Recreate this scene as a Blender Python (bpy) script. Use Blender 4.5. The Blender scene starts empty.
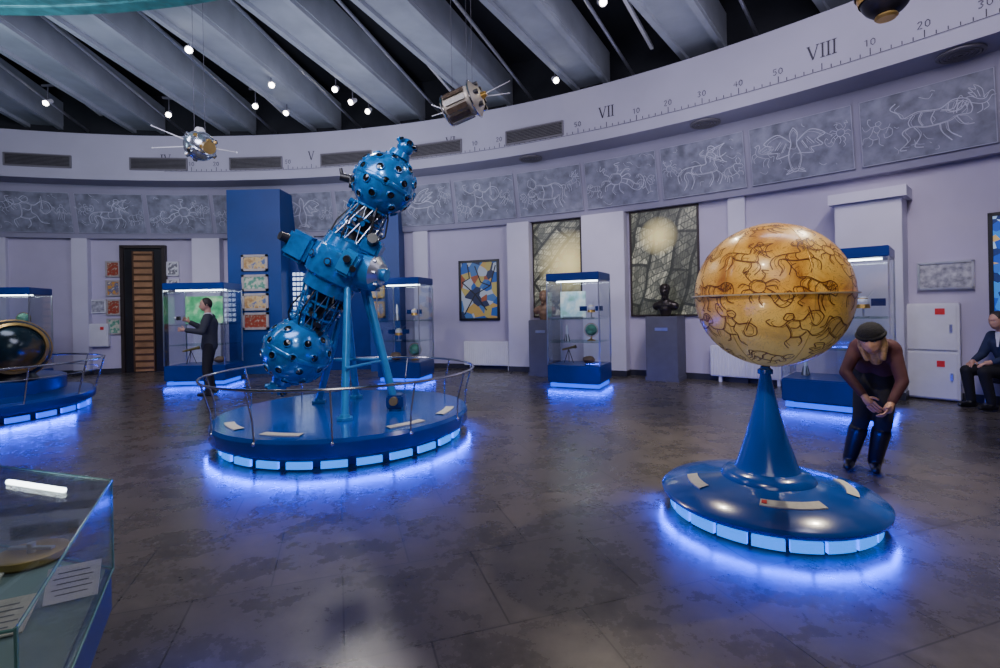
import bpy, bmesh, math, random
from mathutils import Vector, Matrix
random.seed(7)
SC=bpy.context.scene
COL=SC.collection
pi=math.pi
CX,CY=-6.5,-3.8
RW=17.3
# ---------------------------------------------------------------- materials
def _nt(name):
    m=bpy.data.materials.new(name); m.use_nodes=True
    nt=m.node_tree; b=nt.nodes['Principled BSDF']; return m,nt,b
def mat(name,col,rough=.5,metal=0,var=.12,scale=6,bump=0,coat=0,emit=None,es=0):
    m,nt,b=_nt(name)
    tc=nt.nodes.new('ShaderNodeTexCoord'); n=nt.nodes.new('ShaderNodeTexNoise')
    n.inputs['Scale'].default_value=scale; n.inputs['Detail'].default_value=4
    nt.links.new(tc.outputs['Object'],n.inputs['Vector'])
    r=nt.nodes.new('ShaderNodeValToRGB')
    r.color_ramp.elements[0].position=.3; r.color_ramp.elements[1].position=.7
    r.color_ramp.elements[0].color=tuple(max(0,c*(1-var)) for c in col)+(1,)
    r.color_ramp.elements[1].color=tuple(min(1,c*(1+var)) for c in col)+(1,)
    nt.links.new(n.outputs['Fac'],r.inputs['Fac']); nt.links.new(r.outputs['Color'],b.inputs['Base Color'])
    b.inputs['Roughness'].default_value=rough; b.inputs['Metallic'].default_value=metal
    if coat: b.inputs['Coat Weight'].default_value=coat; b.inputs['Coat Roughness'].default_value=.1
    if bump:
        bp=nt.nodes.new('ShaderNodeBump'); bp.inputs['Strength'].default_value=bump; bp.inputs['Distance'].default_value=.01
        nt.links.new(n.outputs['Fac'],bp.inputs['Height']); nt.links.new(bp.outputs['Normal'],b.inputs['Normal'])
    if emit:
        b.inputs['Emission Color'].default_value=tuple(emit)+(1,); b.inputs['Emission Strength'].default_value=es
    return m
def glassmat(name,tint=(.96,.98,1),k=.02):
    m=bpy.data.materials.new(name); m.use_nodes=True; nt=m.node_tree; nt.nodes.clear()
    o=nt.nodes.new('ShaderNodeOutputMaterial'); mx=nt.nodes.new('ShaderNodeMixShader')
    t=nt.nodes.new('ShaderNodeBsdfTransparent'); g=nt.nodes.new('ShaderNodeBsdfGlossy'); f=nt.nodes.new('ShaderNodeLayerWeight')
    t.inputs['Color'].default_value=tint+(1,); g.inputs['Roughness'].default_value=.02
    mm=nt.nodes.new('ShaderNodeMath'); mm.operation='MULTIPLY_ADD'; mm.inputs[1].default_value=.35; mm.inputs[2].default_value=k
    f.inputs['Blend'].default_value=.2
    nt.links.new(f.outputs['Fresnel'],mm.inputs[0]); nt.links.new(mm.outputs[0],mx.inputs[0])
    nt.links.new(t.outputs[0],mx.inputs[1]); nt.links.new(g.outputs[0],mx.inputs[2]); nt.links.new(mx.outputs[0],o.inputs[0])
    return m
def rampmat(name,kind,scale,stops,rough=.5,emit=0,const=True,coord='Object',metal=0):
    m,nt,b=_nt(name)
    tc=nt.nodes.new('ShaderNodeTexCoord')
    if kind=='voronoi':
        n=nt.nodes.new('ShaderNodeTexVoronoi'); n.inputs['Scale'].default_value=scale
        sp=nt.nodes.new('ShaderNodeSeparateColor'); nt.links.new(n.outputs['Color'],sp.inputs[0]); out=sp.outputs[0]
    else:
        n=nt.nodes.new('ShaderNodeTexNoise'); n.inputs['Scale'].default_value=scale; n.inputs['Detail'].default_value=6; out=n.outputs['Fac']
    nt.links.new(tc.outputs[coord],n.inputs['Vector'])
    r=nt.nodes.new('ShaderNodeValToRGB'); cr=r.color_ramp
    if const: cr.interpolation='CONSTANT'
    while len(cr.elements)<len(stops): cr.elements.new(.5)
    for e,(p,c) in zip(cr.elements,stops): e.position=p; e.color=tuple(c)+(1,)
    nt.links.new(out,r.inputs['Fac']); nt.links.new(r.outputs['Color'],b.inputs['Base Color'])
    b.inputs['Roughness'].default_value=rough; b.inputs['Metallic'].default_value=metal
    if emit: nt.links.new(r.outputs['Color'],b.inputs['Emission Color']); b.inputs['Emission Strength'].default_value=emit
    return m
WALL=mat('wall_plaster',(.50,.46,.59),.75,var=.05,scale=1.5)
WALLW=mat('pilaster_plaster',(.62,.60,.70),.7,var=.04,scale=2)
BAND=mat('band_plaster',(.30,.29,.38),.7,var=.06,scale=1.2)
FASC=mat('fascia_plaster',(.42,.41,.50),.7,var=.05,scale=1.0)
PANEL=mat('panel_grey',(.20,.21,.27),.6,var=.40,scale=5)
PEDGE=mat('panel_border',(.36,.36,.46),.6)
LINEW=mat('engraved_white',(.52,.53,.64),.6,var=.25,scale=4)
BLACK=mat('black_paint',(.012,.012,.015),.4)
KNIT=mat('black_knit',(.012,.012,.015),.95,var=.3,scale=60,bump=.6)
DARKC=mat('ceiling_dark',(.010,.012,.018),.85)
BEAM=mat('beam_concrete',(.34,.37,.43),.75,var=.12,scale=2)
BASEB=mat('skirting_dark',(.03,.03,.045),.5)
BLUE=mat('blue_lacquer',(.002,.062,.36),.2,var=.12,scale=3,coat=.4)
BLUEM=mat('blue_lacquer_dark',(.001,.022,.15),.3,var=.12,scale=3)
BLUEC=mat('case_blue',(.002,.032,.22),.3,var=.1,scale=3)
BLUEW=mat('blue_wall_paint',(.003,.040,.21),.5,var=.08,scale=2)
PBLUE=mat('projector_light_blue',(.010,.165,.46),.20,.3,var=.3,scale=9,coat=.6)
PBLUE2=mat('projector_pale_blue',(.025,.21,.50),.28,.25,var=.15,scale=9)
CHROME=mat('chrome',(.7,.7,.75),.18,1,var=.05)
STEEL=mat('brushed_steel',(.5,.52,.58),.35,.9,var=.1)
LENS=mat('lens_black',(.006,.006,.008),.08,coat=1)
GOLD=mat('gold',(.75,.45,.12),.3,.9)
BRASS=mat('brass',(.5,.33,.10),.35,.8)
WHITE=mat('white_enamel',(.72,.72,.76),.4,var=.04)
PAPER=mat('paper_plate',(.60,.58,.52),.6,var=.1,scale=34)
GREYP=mat('pedestal_grey',(.10,.10,.13),.6,var=.1)
BRONZE=mat('dark_bronze',(.035,.028,.025),.3,.5,var=.3,scale=10)
CLAY=mat('brown_bronze',(.22,.13,.07),.5,.2,var=.25,scale=10)
RED=mat('red_sticker',(.7,.03,.03),.5)
GLOWC=mat('light_segment_cyan',(.01,.08,.8),.5,emit=(.0,.22,1.0),es=1.7)
GLOWB=mat('light_segment_blue',(.005,.03,.8),.5,emit=(.0,.07,1.0),es=1.8)
LAMPW=mat('lamp_lens',(1,1,1),.5,emit=(1,.93,.8),es=25)
LEDT=mat('led_tube',(1,1,1),.5,emit=(.9,1,.97),es=14)
GLASS=glassmat('case_glass')
GLASSG=glassmat('green_edge_glass',(.84,.95,.93),.05)
SKIN=mat('skin',(.58,.32,.22),.5,var=.06)
LIPS=mat('lips',(.40,.15,.12),.5)
EYEW=mat('eye_white',(.55,.52,.5),.3)
def floormat():
    m,nt,b=_nt('floor_tiles'); L=nt.links.new
    tc=nt.nodes.new('ShaderNodeTexCoord'); mp=nt.nodes.new('ShaderNodeMapping')
    mp.inputs['Rotation'].default_value=(0,0,math.radians(-18))
    L(tc.outputs['Object'],mp.inputs['Vector'])
    br=nt.nodes.new('ShaderNodeTexBrick'); br.offset=.5; br.inputs['Scale'].default_value=1
    br.inputs['Brick Width'].default_value=.75; br.inputs['Row Height'].default_value=.75
    br.inputs['Mortar Size'].default_value=.005; br.inputs['Mortar Smooth'].default_value=.2
    br.inputs['Color1'].default_value=(.068,.060,.056,1); br.inputs['Color2'].default_value=(.088,.077,.070,1); br.inputs['Mortar'].default_value=(.027,.024,.022,1)
    L(mp.outputs[0],br.inputs['Vector'])
    n=nt.nodes.new('ShaderNodeTexNoise'); n.inputs['Scale'].default_value=2.6; n.inputs['Detail'].default_value=9; n.inputs['Roughness'].default_value=.72
    L(tc.outputs['Object'],n.inputs['Vector'])
    r=nt.nodes.new('ShaderNodeValToRGB'); r.color_ramp.elements[0].position=.3; r.color_ramp.elements[1].position=.72
    r.color_ramp.elements[0].color=(.42,.42,.42,1); r.color_ramp.elements[1].color=(1.6,1.55,1.48,1)
    L(n.outputs['Fac'],r.inputs['Fac'])
    mx=nt.nodes.new('ShaderNodeMix'); mx.data_type='RGBA'; mx.blend_type='MULTIPLY'; mx.inputs[0].default_value=1
    L(br.outputs['Color'],mx.inputs[6]); L(r.outputs['Color'],mx.inputs[7]); L(mx.outputs[2],b.inputs['Base Color'])
    mr=nt.nodes.new('ShaderNodeMapRange'); mr.inputs[3].default_value=.14; mr.inputs[4].default_value=.42
    L(n.outputs['Fac'],mr.inputs[0]); L(mr.outputs[0],b.inputs['Roughness'])
    bp=nt.nodes.new('ShaderNodeBump'); bp.inputs['Strength'].default_value=.15; bp.inputs['Distance'].default_value=.005
    L(n.outputs['Fac'],bp.inputs['Height']); L(bp.outputs[0],b.inputs['Normal'])
    return m
FLOOR=floormat()
# ---------------------------------------------------------------- mesh builder
class M:
    def __init__(s): s.bm=bmesh.new()
    def _mi(s,n0,mi):
        s.bm.faces.ensure_lookup_table()
        for f in s.bm.faces[n0:]: f.material_index=mi
    def box(s,c,sz,mi=0,rz=0,bev=0,mtx=None):
        T=Matrix.Translation(c)@Matrix.Rotation(rz,4,'Z')
        if mtx is not None: T=mtx@T
        t=bmesh.new(); bmesh.ops.create_cube(t,size=1,matrix=T@Matrix.Diagonal((sz[0],sz[1],sz[2],1)))
        if bev: bmesh.ops.bevel(t,geom=t.edges[:],offset=bev,segments=2,affect='EDGES')
        me=bpy.data.meshes.new('t'); t.to_mesh(me); t.free(); s.add(me,mi); bpy.data.meshes.remove(me); return s
    def tube(s,p0,p1,r0,r1=None,mi=0,seg=16,caps=True):
        if r1 is None: r1=r0
        p0=Vector(p0); p1=Vector(p1); d=p1-p0; n0=len(s.bm.faces)
        q=d.to_track_quat('Z','Y').to_matrix().to_4x4()
        bmesh.ops.create_cone(s.bm,cap_ends=caps,segments=seg,radius1=max(r0,1e-4),radius2=max(r1,1e-4),depth=d.length,matrix=Matrix.Translation((p0+p1)/2)@q)
        s._mi(n0,mi); return s
    def sph(s,c,r,mi=0,seg=24,scale=(1,1,1),rot=None):
        n0=len(s.bm.faces); T=Matrix.Translation(c)
        if rot is not None: T=T@rot
        bmesh.ops.create_uvsphere(s.bm,u_segments=seg,v_segments=max(6,seg//2),radius=r,matrix=T@Matrix.Diagonal((*scale,1)))
        s._mi(n0,mi); return s
    def lathe(s,prof,seg=48,mi=0,c=(0,0,0),axis=None,a0=0,a1=2*pi):
        n0=len(s.bm.faces); T=Matrix.Translation(c)
        if axis is not None: T=T@Vector(axis).to_track_quat('Z','Y').to_matrix().to_4x4()
        full=abs(a1-a0-2*pi)<1e-6; N=seg if full else seg+1
        rings=[]
        for (r,z) in prof:
            ring=[]
            for i in range(N):
                a=a0+(a1-a0)*i/seg
                ring.append(s.bm.verts.new(T@Vector((max(r,1e-4)*math.cos(a),max(r,1e-4)*math.sin(a),z))))
            rings.append(ring)
        for k in range(len(rings)-1):
            for i in range(seg):
                j=(i+1)%N
                try: s.bm.faces.new((rings[k][i],rings[k][j],rings[k+1][j],rings[k+1][i]))
                except ValueError: pass
        s._mi(n0,mi); return s
    def torus(s,c,R,r,mi=0,seg=64,ms=8,axis=None):
        prof=[(R+r*math.cos(2*pi*k/ms),r*math.sin(2*pi*k/ms)) for k in range(ms+1)]
        return s.lathe(prof,seg,mi,c,axis)
    def prism(s,pts,z0,z1,mi=0):
        n0=len(s.bm.faces)
        a=[s.bm.verts.new((x,y,z0)) for x,y in pts]; b=[s.bm.verts.new((x,y,z1)) for x,y in pts]
        s.bm.faces.new(a[::-1]); s.bm.faces.new(b); n=len(pts)
        for i in range(n): s.bm.faces.new((a[i],a[(i+1)%n],b[(i+1)%n],b[i]))
        s._mi(n0,mi); return s
    def quad(s,ps,mi=0):
        n0=len(s.bm.faces); s.bm.faces.new([s.bm.verts.new(p) for p in ps]); s._mi(n0,mi); return s
    def ribbon(s,pts,f,w,mi=0):
        n0=len(s.bm.faces); prev=None
        for i,p in enumerate(pts):
            a=pts[max(0,i-1)]; b=pts[min(len(pts)-1,i+1)]
            dx,dy=b[0]-a[0],b[1]-a[1]; l=math.hypot(dx,dy) or 1
            nx,ny=-dy/l*w/2,dx/l*w/2
            cur=(s.bm.verts.new(f(p[0]+nx,p[1]+ny)),s.bm.verts.new(f(p[0]-nx,p[1]-ny)))
            if prev: s.bm.faces.new((prev[0],prev[1],cur[1],cur[0]))
            prev=cur
        s._mi(n0,mi); return s
    def add(s,me,mi=None):
        n0=len(s.bm.faces); s.bm.from_mesh(me)
        if mi is not None: s._mi(n0,mi)
        return s
    def done(s,name,mats,parent=None,smooth=False,loc=(0,0,0),rz=0,angle=40):
        bmesh.ops.recalc_face_normals(s.bm,faces=s.bm.faces)
        me=bpy.data.meshes.new(name); s.bm.to_mesh(me); s.bm.free()
        if not isinstance(mats,(list,tuple)): mats=[mats]
        for m in mats: me.materials.append(m)
        if smooth:
            me.shade_smooth()
            try: me.set_sharp_from_angle(angle=math.radians(angle))
            except Exception: pass
        o=bpy.data.objects.new(name,me); o.location=loc; o.rotation_euler=(0,0,rz); COL.objects.link(o)
        if parent: o.parent=parent
        return o
def thing(name,label,cat,loc=(0,0,0),rz=0,group=None):
    o=bpy.data.objects.new(name,None); o.empty_display_size=.1; COL.objects.link(o)
    o.location=loc; o.rotation_euler=(0,0,rz); o['label']=label; o['category']=cat
    if group: o['group']=group
    return o
def st(o): o['kind']='structure'; return o
def copy_tree(root,loc,rz):
    n=root.copy(); COL.objects.link(n); n.location=loc; n.rotation_euler=(0,0,rz)
    def rec(a,b):
        for c in list(a.children):
            k=c.copy(); COL.objects.link(k); k.parent=b; rec(c,k)
    rec(root,n); return n
def pol(az,r,z=0):
    a=math.radians(az); return Vector((CX+r*math.sin(a),CY+r*math.cos(a),z))
def rza(az): return -math.radians(az)      # local +Y points outward (to wall), local -Y faces the room
def ring(name,prof,m,a0=-180,a1=180,seg=None,smooth=True):
    seg=seg or max(4,int((a1-a0)/2)); b=M(); rows=[]
    for r,z in prof:
        rows.append([b.bm.verts.new(pol(a0+(a1-a0)*i/seg,r,z)) for i in range(seg+1)])
    for k in range(len(rows)-1):
        for i in range(seg): b.bm.faces.new((rows[k][i],rows[k][i+1],rows[k+1][i+1],rows[k+1][i]))
    if a1-a0>=359.9: bmesh.ops.remove_doubles(b.bm,verts=b.bm.verts,dist=.001)
    return b.done(name,m,smooth=smooth,angle=25)
# ---------------------------------------------------------------- room shell
fb=M(); fb.lathe([(0.001,0),(17.6,0)],96,c=(CX,CY,0)); fb.lathe([(17.6,-.05),(0.001,-.05)],96,c=(CX,CY,0)); fl=fb.done('floor',FLOOR); st(fl)
st(ring('wall_main',[(RW,0),(RW,3.5),(RW+.3,3.5),(RW+.3,0)],WALL))
st(ring('wall_panel_band',[(RW,3.50),(17.12,3.50),(17.10,3.56),(16.86,4.64),(16.84,4.8),(16.2,4.8)],BAND))
fas=st(ring('wall_fascia',[(16.2,4.8),(16.2,5.9),(16.9,5.95),(17.35,5.95)],FASC))
st(ring('wall_upper',[(17.0,5.9),(17.0,7.2),(17.3,7.2),(17.3,5.9)],DARKC))
st(ring('baseboard_main',[(RW-.005,.0),(RW-.03,.0),(RW-.03,.12),(RW-.005,.12)],BASEB))
cb=M(); cb.lathe([(0.001,7.2),(17.6,7.2)],96,c=(CX,CY,0)); cb.lathe([(17.6,7.25),(.001,7.25)],96,c=(CX,CY,0)); st(cb.done('ceiling',DARKC))
n=0
for k in range(-7,12):
    az=14.8+7.8*(k-2)
    if az<-50 or az>75: continue
    n+=1
    b=M(); b.prism([(-.40,10.6),(.40,10.6),(.40,17.0),(-.40,17.0)],6.30,6.9)
    b.box((.34,13.8,6.26),(.10,6.4,.08)); b.box((-.34,13.8,6.26),(.10,6.4,.08))
    o=b.done('trim_%d'%n,BEAM,loc=(CX,CY,0),rz=rza(az)); st(o); o['label']='concrete ceiling beam'
    b=M(); b.tube((.95,10.6,6.45),(.95,16.9,6.2),.03,seg=8); n+=1; st(b.done('trim_%d'%n,STEEL,loc=(CX,CY,0),rz=rza(az)))
    if k%2==0:
        b=M(); b.box((1.4,13.5,6.5),(.06,6,.06)); n+=1; st(b.done('trim_%d'%n,WHITE,loc=(CX,CY,0),rz=rza(az)))
TEAL=mat('teal_lit_dome',(.03,.15,.16),.5,var=.4)  # teal light on the dome is put into its base colour
st(ring('ceiling_dome_skirt',[(11.3,6.02),(11.3,7.2),(11.1,7.2),(11.1,6.02),(11.3,6.02)],TEAL))
b=M(); b.lathe([(11.1,6.05),(8,5.7),(4,5.5),(.001,5.45)],64,c=(CX,CY,0)); st(b.done('ceiling_dome',TEAL,smooth=True))
# ---------------------------------------------------------------- constellation figures
def smooth(pts,n=6):
    out=[]; P=[pts[0]]+list(pts)+[pts[-1]]
    for i in range(1,len(P)-2):
        p0,p1,p2,p3=P[i-1:i+3]
        for j in range(n):
            t=j/n
            out.append(tuple(.5*((2*p1[k])+(-p0[k]+p2[k])*t+(2*p0[k]-5*p1[k]+4*p2[k]-p3[k])*t*t+(-p0[k]+3*p1[k]-3*p2[k]+p3[k])*t**3) for k in (0,1)))
    out.append(tuple(pts[-1])); return out
FIG=[
 # lion
 [[(-.45,.05),(-.40,.2),(-.25,.24),(-.1,.15),(.15,.18),(.32,.12),(.38,.22),(.47,.32),(.40,.4)],[(-.45,.05),(-.42,-.03),(-.3,-.02),(-.2,-.08),(.05,-.1),(.22,-.05),(.34,-.12),(.28,-.28),(.38,-.4),(.3,-.42)],
  [(-.28,-.03),(-.36,-.18),(-.46,-.2)],[(-.18,-.08),(-.2,-.25),(-.32,-.38)],[(-.1,-.1),(-.12,-.24),(-.22,-.40)],[(.2,-.06),(.13,-.22),(.2,-.38),(.1,-.42)],[(-.4,.18),(-.32,.06),(-.2,.08),(-.2,.2)],[(-.3,.22),(-.25,.1),(-.12,.12)],[(-.05,.14),(0,.02),(-.02,-.08)],[(.1,.16),(.14,.05),(.1,-.07)],[(-.41,.11),(-.38,.12),(-.39,.09)],[(-.36,.2),(-.3,.14),(-.28,.02)],[(.2,.15),(.26,.04),(.24,-.05)]],
 # eagle
 [[(0,.42),(-.06,.3),(-.04,.1),(-.1,-.15),(-.04,-.4),(.05,-.4),(.1,-.12),(.05,.12),(.06,.3),(0,.42)],[(-.04,.15),(-.25,.32),(-.46,.2),(-.35,.12),(-.42,.0),(-.25,-.02),(-.28,-.12),(-.07,-.08)],
  [(.05,.15),(.25,.34),(.47,.22),(.36,.12),(.42,.02),(.26,-.02),(.28,-.12),(.08,-.08)],[(-.2,.2),(-.3,.05)],[(.2,.2),(.3,.05)],[(-.12,.15),(-.2,-.02)],[(.12,.15),(.2,-.02)],[(-.05,-.38),(-.15,-.46),(0,-.42),(.15,-.46),(.05,-.38)]],
 # archer centaur
 [[(-.2,.42),(-.26,.36),(-.22,.29),(-.15,.3),(-.14,.4),(-.2,.42)],[(-.2,.29),(-.27,.2),(-.24,.05),(-.28,-.08),(-.2,-.14),(.1,-.14),(.28,-.06),(.34,-.16),(.3,-.3),(.36,-.44)],[(-.15,.3),(-.08,.2),(-.08,.06),(.1,.05),(.28,.04),(.38,.0),(.46,-.12),(.44,-.28)],
  [(-.26,.2),(-.36,.16),(-.46,.22)],[(-.1,.22),(.02,.28),(-.06,.36)],[(-.44,.42),(-.36,.34),(-.34,.2),(-.4,.06),(-.46,.02)],[(-.44,.42),(-.10,.26),(-.46,.02)],[(-.26,-.1),(-.36,-.24),(-.30,-.42)],[(-.18,-.13),(-.2,-.28),(-.12,-.44)],[(.2,-.1),(.16,-.26),(.22,-.44)],[(-.18,.2),(-.17,.08)],[(0,.05),(.03,-.05),(0,-.13)],[(.16,.04),(.2,-.04),(.18,-.1)]],
 # water bearer
 [[(-.12,.45),(-.2,.36),(-.14,.28),(-.05,.3),(-.03,.4),(-.12,.45)],[(-.14,.28),(-.3,.2),(-.45,.3)],[(-.08,.28),(.08,.2),(.25,.32),(.4,.28)],[(-.2,.22),(-.18,.0),(-.22,-.15),(-.35,-.25),(-.3,-.45)],[(.03,.2),(.02,0),(.12,-.1),(.2,-.28),(.36,-.32)],
  [(-.22,-.15),(-.05,-.2),(.1,-.12)],[(-.05,-.2),(-.02,-.35),(-.1,-.46)],[(.25,.45),(.25,.1)],[(.4,.28),(.45,.1),(.3,-.05),(.2,.08)],[(-.15,.1),(-.05,.05),(.02,.1)],[(-.45,.3),(-.48,.42),(-.4,.44)]],
 # winged horse
 [[(-.47,.22),(-.36,.34),(-.28,.3),(-.25,.1),(-.1,.05),(.15,.1),(.3,.02),(.42,.1),(.48,-.1)],[(-.47,.22),(-.38,.2),(-.34,.02),(-.2,-.08),(.1,-.08),(.28,-.05),(.3,-.25),(.42,-.4)],[(-.32,0),(-.42,-.12),(-.34,-.25)],[(-.22,-.07),(-.3,-.25),(-.2,-.38)],[(.15,-.07),(.12,-.25),(.2,-.42)],
  [(-.22,.1),(-.05,.36),(.2,.45),(.1,.32),(.3,.34),(.14,.22),(.26,.2),(.05,.1)],[(-.1,.12),(.05,.3)],[(-.02,.1),(.12,.22)],[(-.28,.3),(-.22,.2),(-.18,.12)]],
 # scorpion
 [[(-.2,.2),(-.28,.08),(-.22,-.04),(-.08,-.06),(.0,.04),(-.04,.18),(-.2,.2)],[(-.02,-.02),(.12,-.1),(.22,-.22),(.34,-.26),(.44,-.16),(.46,0),(.38,.1),(.34,.02)],[(.02,.06),(.18,0),(.3,-.12),(.38,-.1)],[(-.26,.14),(-.38,.24),(-.36,.36),(-.46,.30),(-.44,.42)],[(-.1,.2),(-.06,.34),(-.14,.42),(-.02,.44)],
  [(-.26,.04),(-.4,.06),(-.46,-.04)],[(-.24,-.02),(-.36,-.08),(-.38,-.2)],[(-.16,-.06),(-.22,-.2),(-.16,-.3)],[(-.06,-.06),(-.06,-.2),(.02,-.3)],[(0,.1),(.14,.16),(.2,.08)],[(-.03,.16),(.1,.28),(.2,.24)],[(.1,-.08),(.13,.02)],[(.2,-.2),(.25,-.08)]],
 # bull with curved horns
 [[(-.3,.12),(-.42,.06),(-.44,-.06),(-.34,-.1),(-.26,-.02),(-.2,-.16),(0,-.2),(.2,-.18),(.3,-.1)],[(-.3,.12),(-.2,.2),(0,.16),(.2,.2),(.34,.14),(.4,0),(.36,-.2),(.42,-.34)],[(-.32,.12),(-.44,.2),(-.42,.36)],[(-.26,.14),(-.26,.3),(-.36,.4)],[(-.2,-.16),(-.34,-.26),(-.28,-.4)],[(-.08,-.2),(-.14,-.32),(-.06,-.44)],
  [(.2,-.18),(.16,-.3),(.22,-.44)],[(.3,-.1),(.3,-.26),(.36,-.44)],[(.36,.12),(.46,.1),(.42,-.1),(.48,-.2)],[(-.36,.04),(-.34,.05)],[(-.1,.18),(-.06,0),(-.1,-.16)],[(.12,.18),(.16,.02),(.12,-.16)]],
 # serpent holder
 [[(-.48,-.1),(-.36,.02),(-.24,-.06),(-.12,.04),(0,-.04),(.14,.06),(.28,-.06),(.40,.08),(.36,.22),(.46,.3)],[(-.48,-.16),(-.36,-.04),(-.24,-.12),(-.12,-.02),(0,-.1),(.14,.0),(.28,-.12),(.46,.06),(.42,.22),(.46,.3)],[(.0,.46),(-.07,.38),(-.02,.3),(.06,.32),(.07,.42),(0,.46)],[(-.02,.3),(-.14,.22),(-.26,.04)],[(.06,.3),(.18,.22),(.26,.04)],[(-.1,.2),(-.08,.02),(-.14,-.16),(-.08,-.44)],[(.12,.2),(.1,.02),(.14,-.2),(.22,-.44)],[(-.02,-.14),(.0,-.3),(-.02,-.44)],[(.04,-.12),(.06,-.3),(.1,-.42)]],
]
NF=len(FIG)
def figure(b,fi,f,w,scale=1,ox=0,oy=0,mir=1,mi=0,asp=1,rot=0):
    c,s_=math.cos(rot),math.sin(rot)
    for s in FIG[fi%NF]:
        b.ribbon([(ox+(c*mir*x*asp-s_*y)*scale,oy+(s_*mir*x*asp+c*y)*scale) for x,y in smooth(s)],f,w,mi)
PA=[48.9-5.5*i for i in range(14)]+[54.4]
ORD=[0,1,2,5,6,3,4,7,1,0,5,2,3,6,7]
for i,az in enumerate(PA):
    hw=math.degrees(.77/17); z0,z1=3.62,4.60
    def rr(z): return 17.10-(z-3.56)*.222-.012
    P0=pol(az,rr((z0+z1)/2),0)
    T=thing('constellation_panel','grey wall panel with white engraved zodiac figure','wall panel',(P0.x,P0.y,z0),0,'constellation panels around the hall')
    b=M()
    def fm(u,v,off=0):
        a=az+hw*2*u; z=(z0+z1)/2+(z1-z0)*v
        return pol(a,rr(z)-off,z)-Vector((P0.x,P0.y,z0))
    N=8
    g0=[[b.bm.verts.new(fm(-.5+k/N,v,o)) for k in range(N+1)] for v,o in ((-.5,-.01),(-.5,.02),(.5,.02),(.5,-.01))]
    for r_ in range(3):
        for k in range(N): b.bm.faces.new((g0[r_][k],g0[r_][k+1],g0[r_+1][k+1],g0[r_+1][k]))
    b.done('panel',PANEL,T)
    b=M(); g=lambda u,v: fm(u/1.6,v,.026)
    for p in ([(-.79,-.49),(0,-.49),(.79,-.49)],[(-.79,.49),(0,.49),(.79,.49)],[(-.79,-.49),(-.79,.49)],[(.79,-.49),(.79,.49)]): b.ribbon(p,g,.012)
    b.done('panel_border',PEDGE,T)
    b=M(); mr_=random.choice((1,-1)); ox=random.uniform(-.1,.1)
    figure(b,ORD[i],g,.013,.86,ox,0,mr_,asp=1.2)
    figure(b,ORD[i],g,.006,.76,ox,0,mr_,asp=1.2)
    figure(b,ORD[i]+3,g,.008,.42,-.58,random.uniform(-.2,.2),1,rot=random.uniform(-.5,.5))
    figure(b,ORD[i]+4,g,.008,.42,.58,random.uniform(-.2,.2),-1,rot=random.uniform(-.5,.5))
    for k in range(12):
        x,y=random.uniform(-.74,.74),random.uniform(-.44,.44); dx,dy=random.uniform(-.09,.09),random.uniform(-.07,.07)
        b.ribbon(smooth([(x,y),(max(-.77,min(.77,x+dx)),max(-.47,min(.47,y+dy))),(max(-.77,min(.77,x+2*dx+dy)),max(-.47,min(.47,y+dy-dx)))]),g,.006)
    b.done('engraved_drawing',LINEW,T)
def sc_f(az0,z0):
    return lambda u,v: pol(az0+math.degrees(u/16.18),16.185,z0+v)
b=M()
def roman(b,txt,az,z,h):
    wI,wV=h*.36,h*.85; tot=sum(wI if c=='I' else wV for c in txt); x=-tot/2; f=sc_f(az,z); t=h*.10
    for c in txt:
        if c=='I':
            b.ribbon([(x+wI/2,-h/2),(x+wI/2,h/2)],f,t*1.2)
            for yy in (-h/2,h/2): b.ribbon([(x+.03*h,yy),(x+wI-.03*h,yy)],f,t*.5)
            x+=wI
        else:
            b.ribbon([(x+wV*.15,h/2),(x+wV*.5,-h/2)],f,t*1.2); b.ribbon([(x+wV*.5,-h/2),(x+wV*.85,h/2)],f,t*.6)
            for cx in (.15,.85): b.ribbon([(x+wV*(cx-.13),h/2),(x+wV*(cx+.13),h/2)],f,t*.5)
            x+=wV
SEG={'1':[[(.2,.35),(.5,.5),(.5,-.5)]],'2':[[(.1,.3),(.3,.5),(.6,.45),(.65,.2),(.1,-.5),(.7,-.5)]],'3':[[(.1,.4),(.4,.5),(.65,.3),(.35,.03),(.65,-.2),(.4,-.5),(.1,-.4)]],
 '4':[[(.55,-.5),(.55,.5),(.05,-.15),(.75,-.15)]],'5':[[(.65,.5),(.15,.5),(.12,.08),(.45,.12),(.65,-.15),(.45,-.48),(.1,-.4)]],'0':[[(.4,.5),(.12,.25),(.12,-.25),(.4,-.5),(.68,-.25),(.68,.25),(.4,.5)]]}
H0=-5.85; HS=12.75
for h,tx in enumerate(['IV','V','VI','VII','VIII','IX']):
    a=H0+HS*h; roman(b,tx,a,5.33,.21)
    for q in range(30):
        aa=a+HS*q/30; L=.10 if q%5==0 else .05
        f=sc_f(aa,5.03); b.ribbon([(0,0),(0,L)],f,.012)
        if q%5==0 and q:
            f=sc_f(aa,5.21); s=str(q*2)
            for ci,ch in enumerate(s):
                for sg in SEG[ch]: b.ribbon([(x*.085-.08+ci*.08,y*.095) for x,y in sg],f,.011)
N=160; b.ribbon([(16.18*math.radians(-6+80*k/N),0) for k in range(N+1)],sc_f(0,5.02),.007)
o=b.done('scale_marking',mat('scale_ink',(.05,.045,.065),.6),fas)
b0=None
VF=mat('vent_frame',(.16,.15,.17),.5); VS=mat('vent_slat',(.12,.11,.12),.5)
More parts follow.
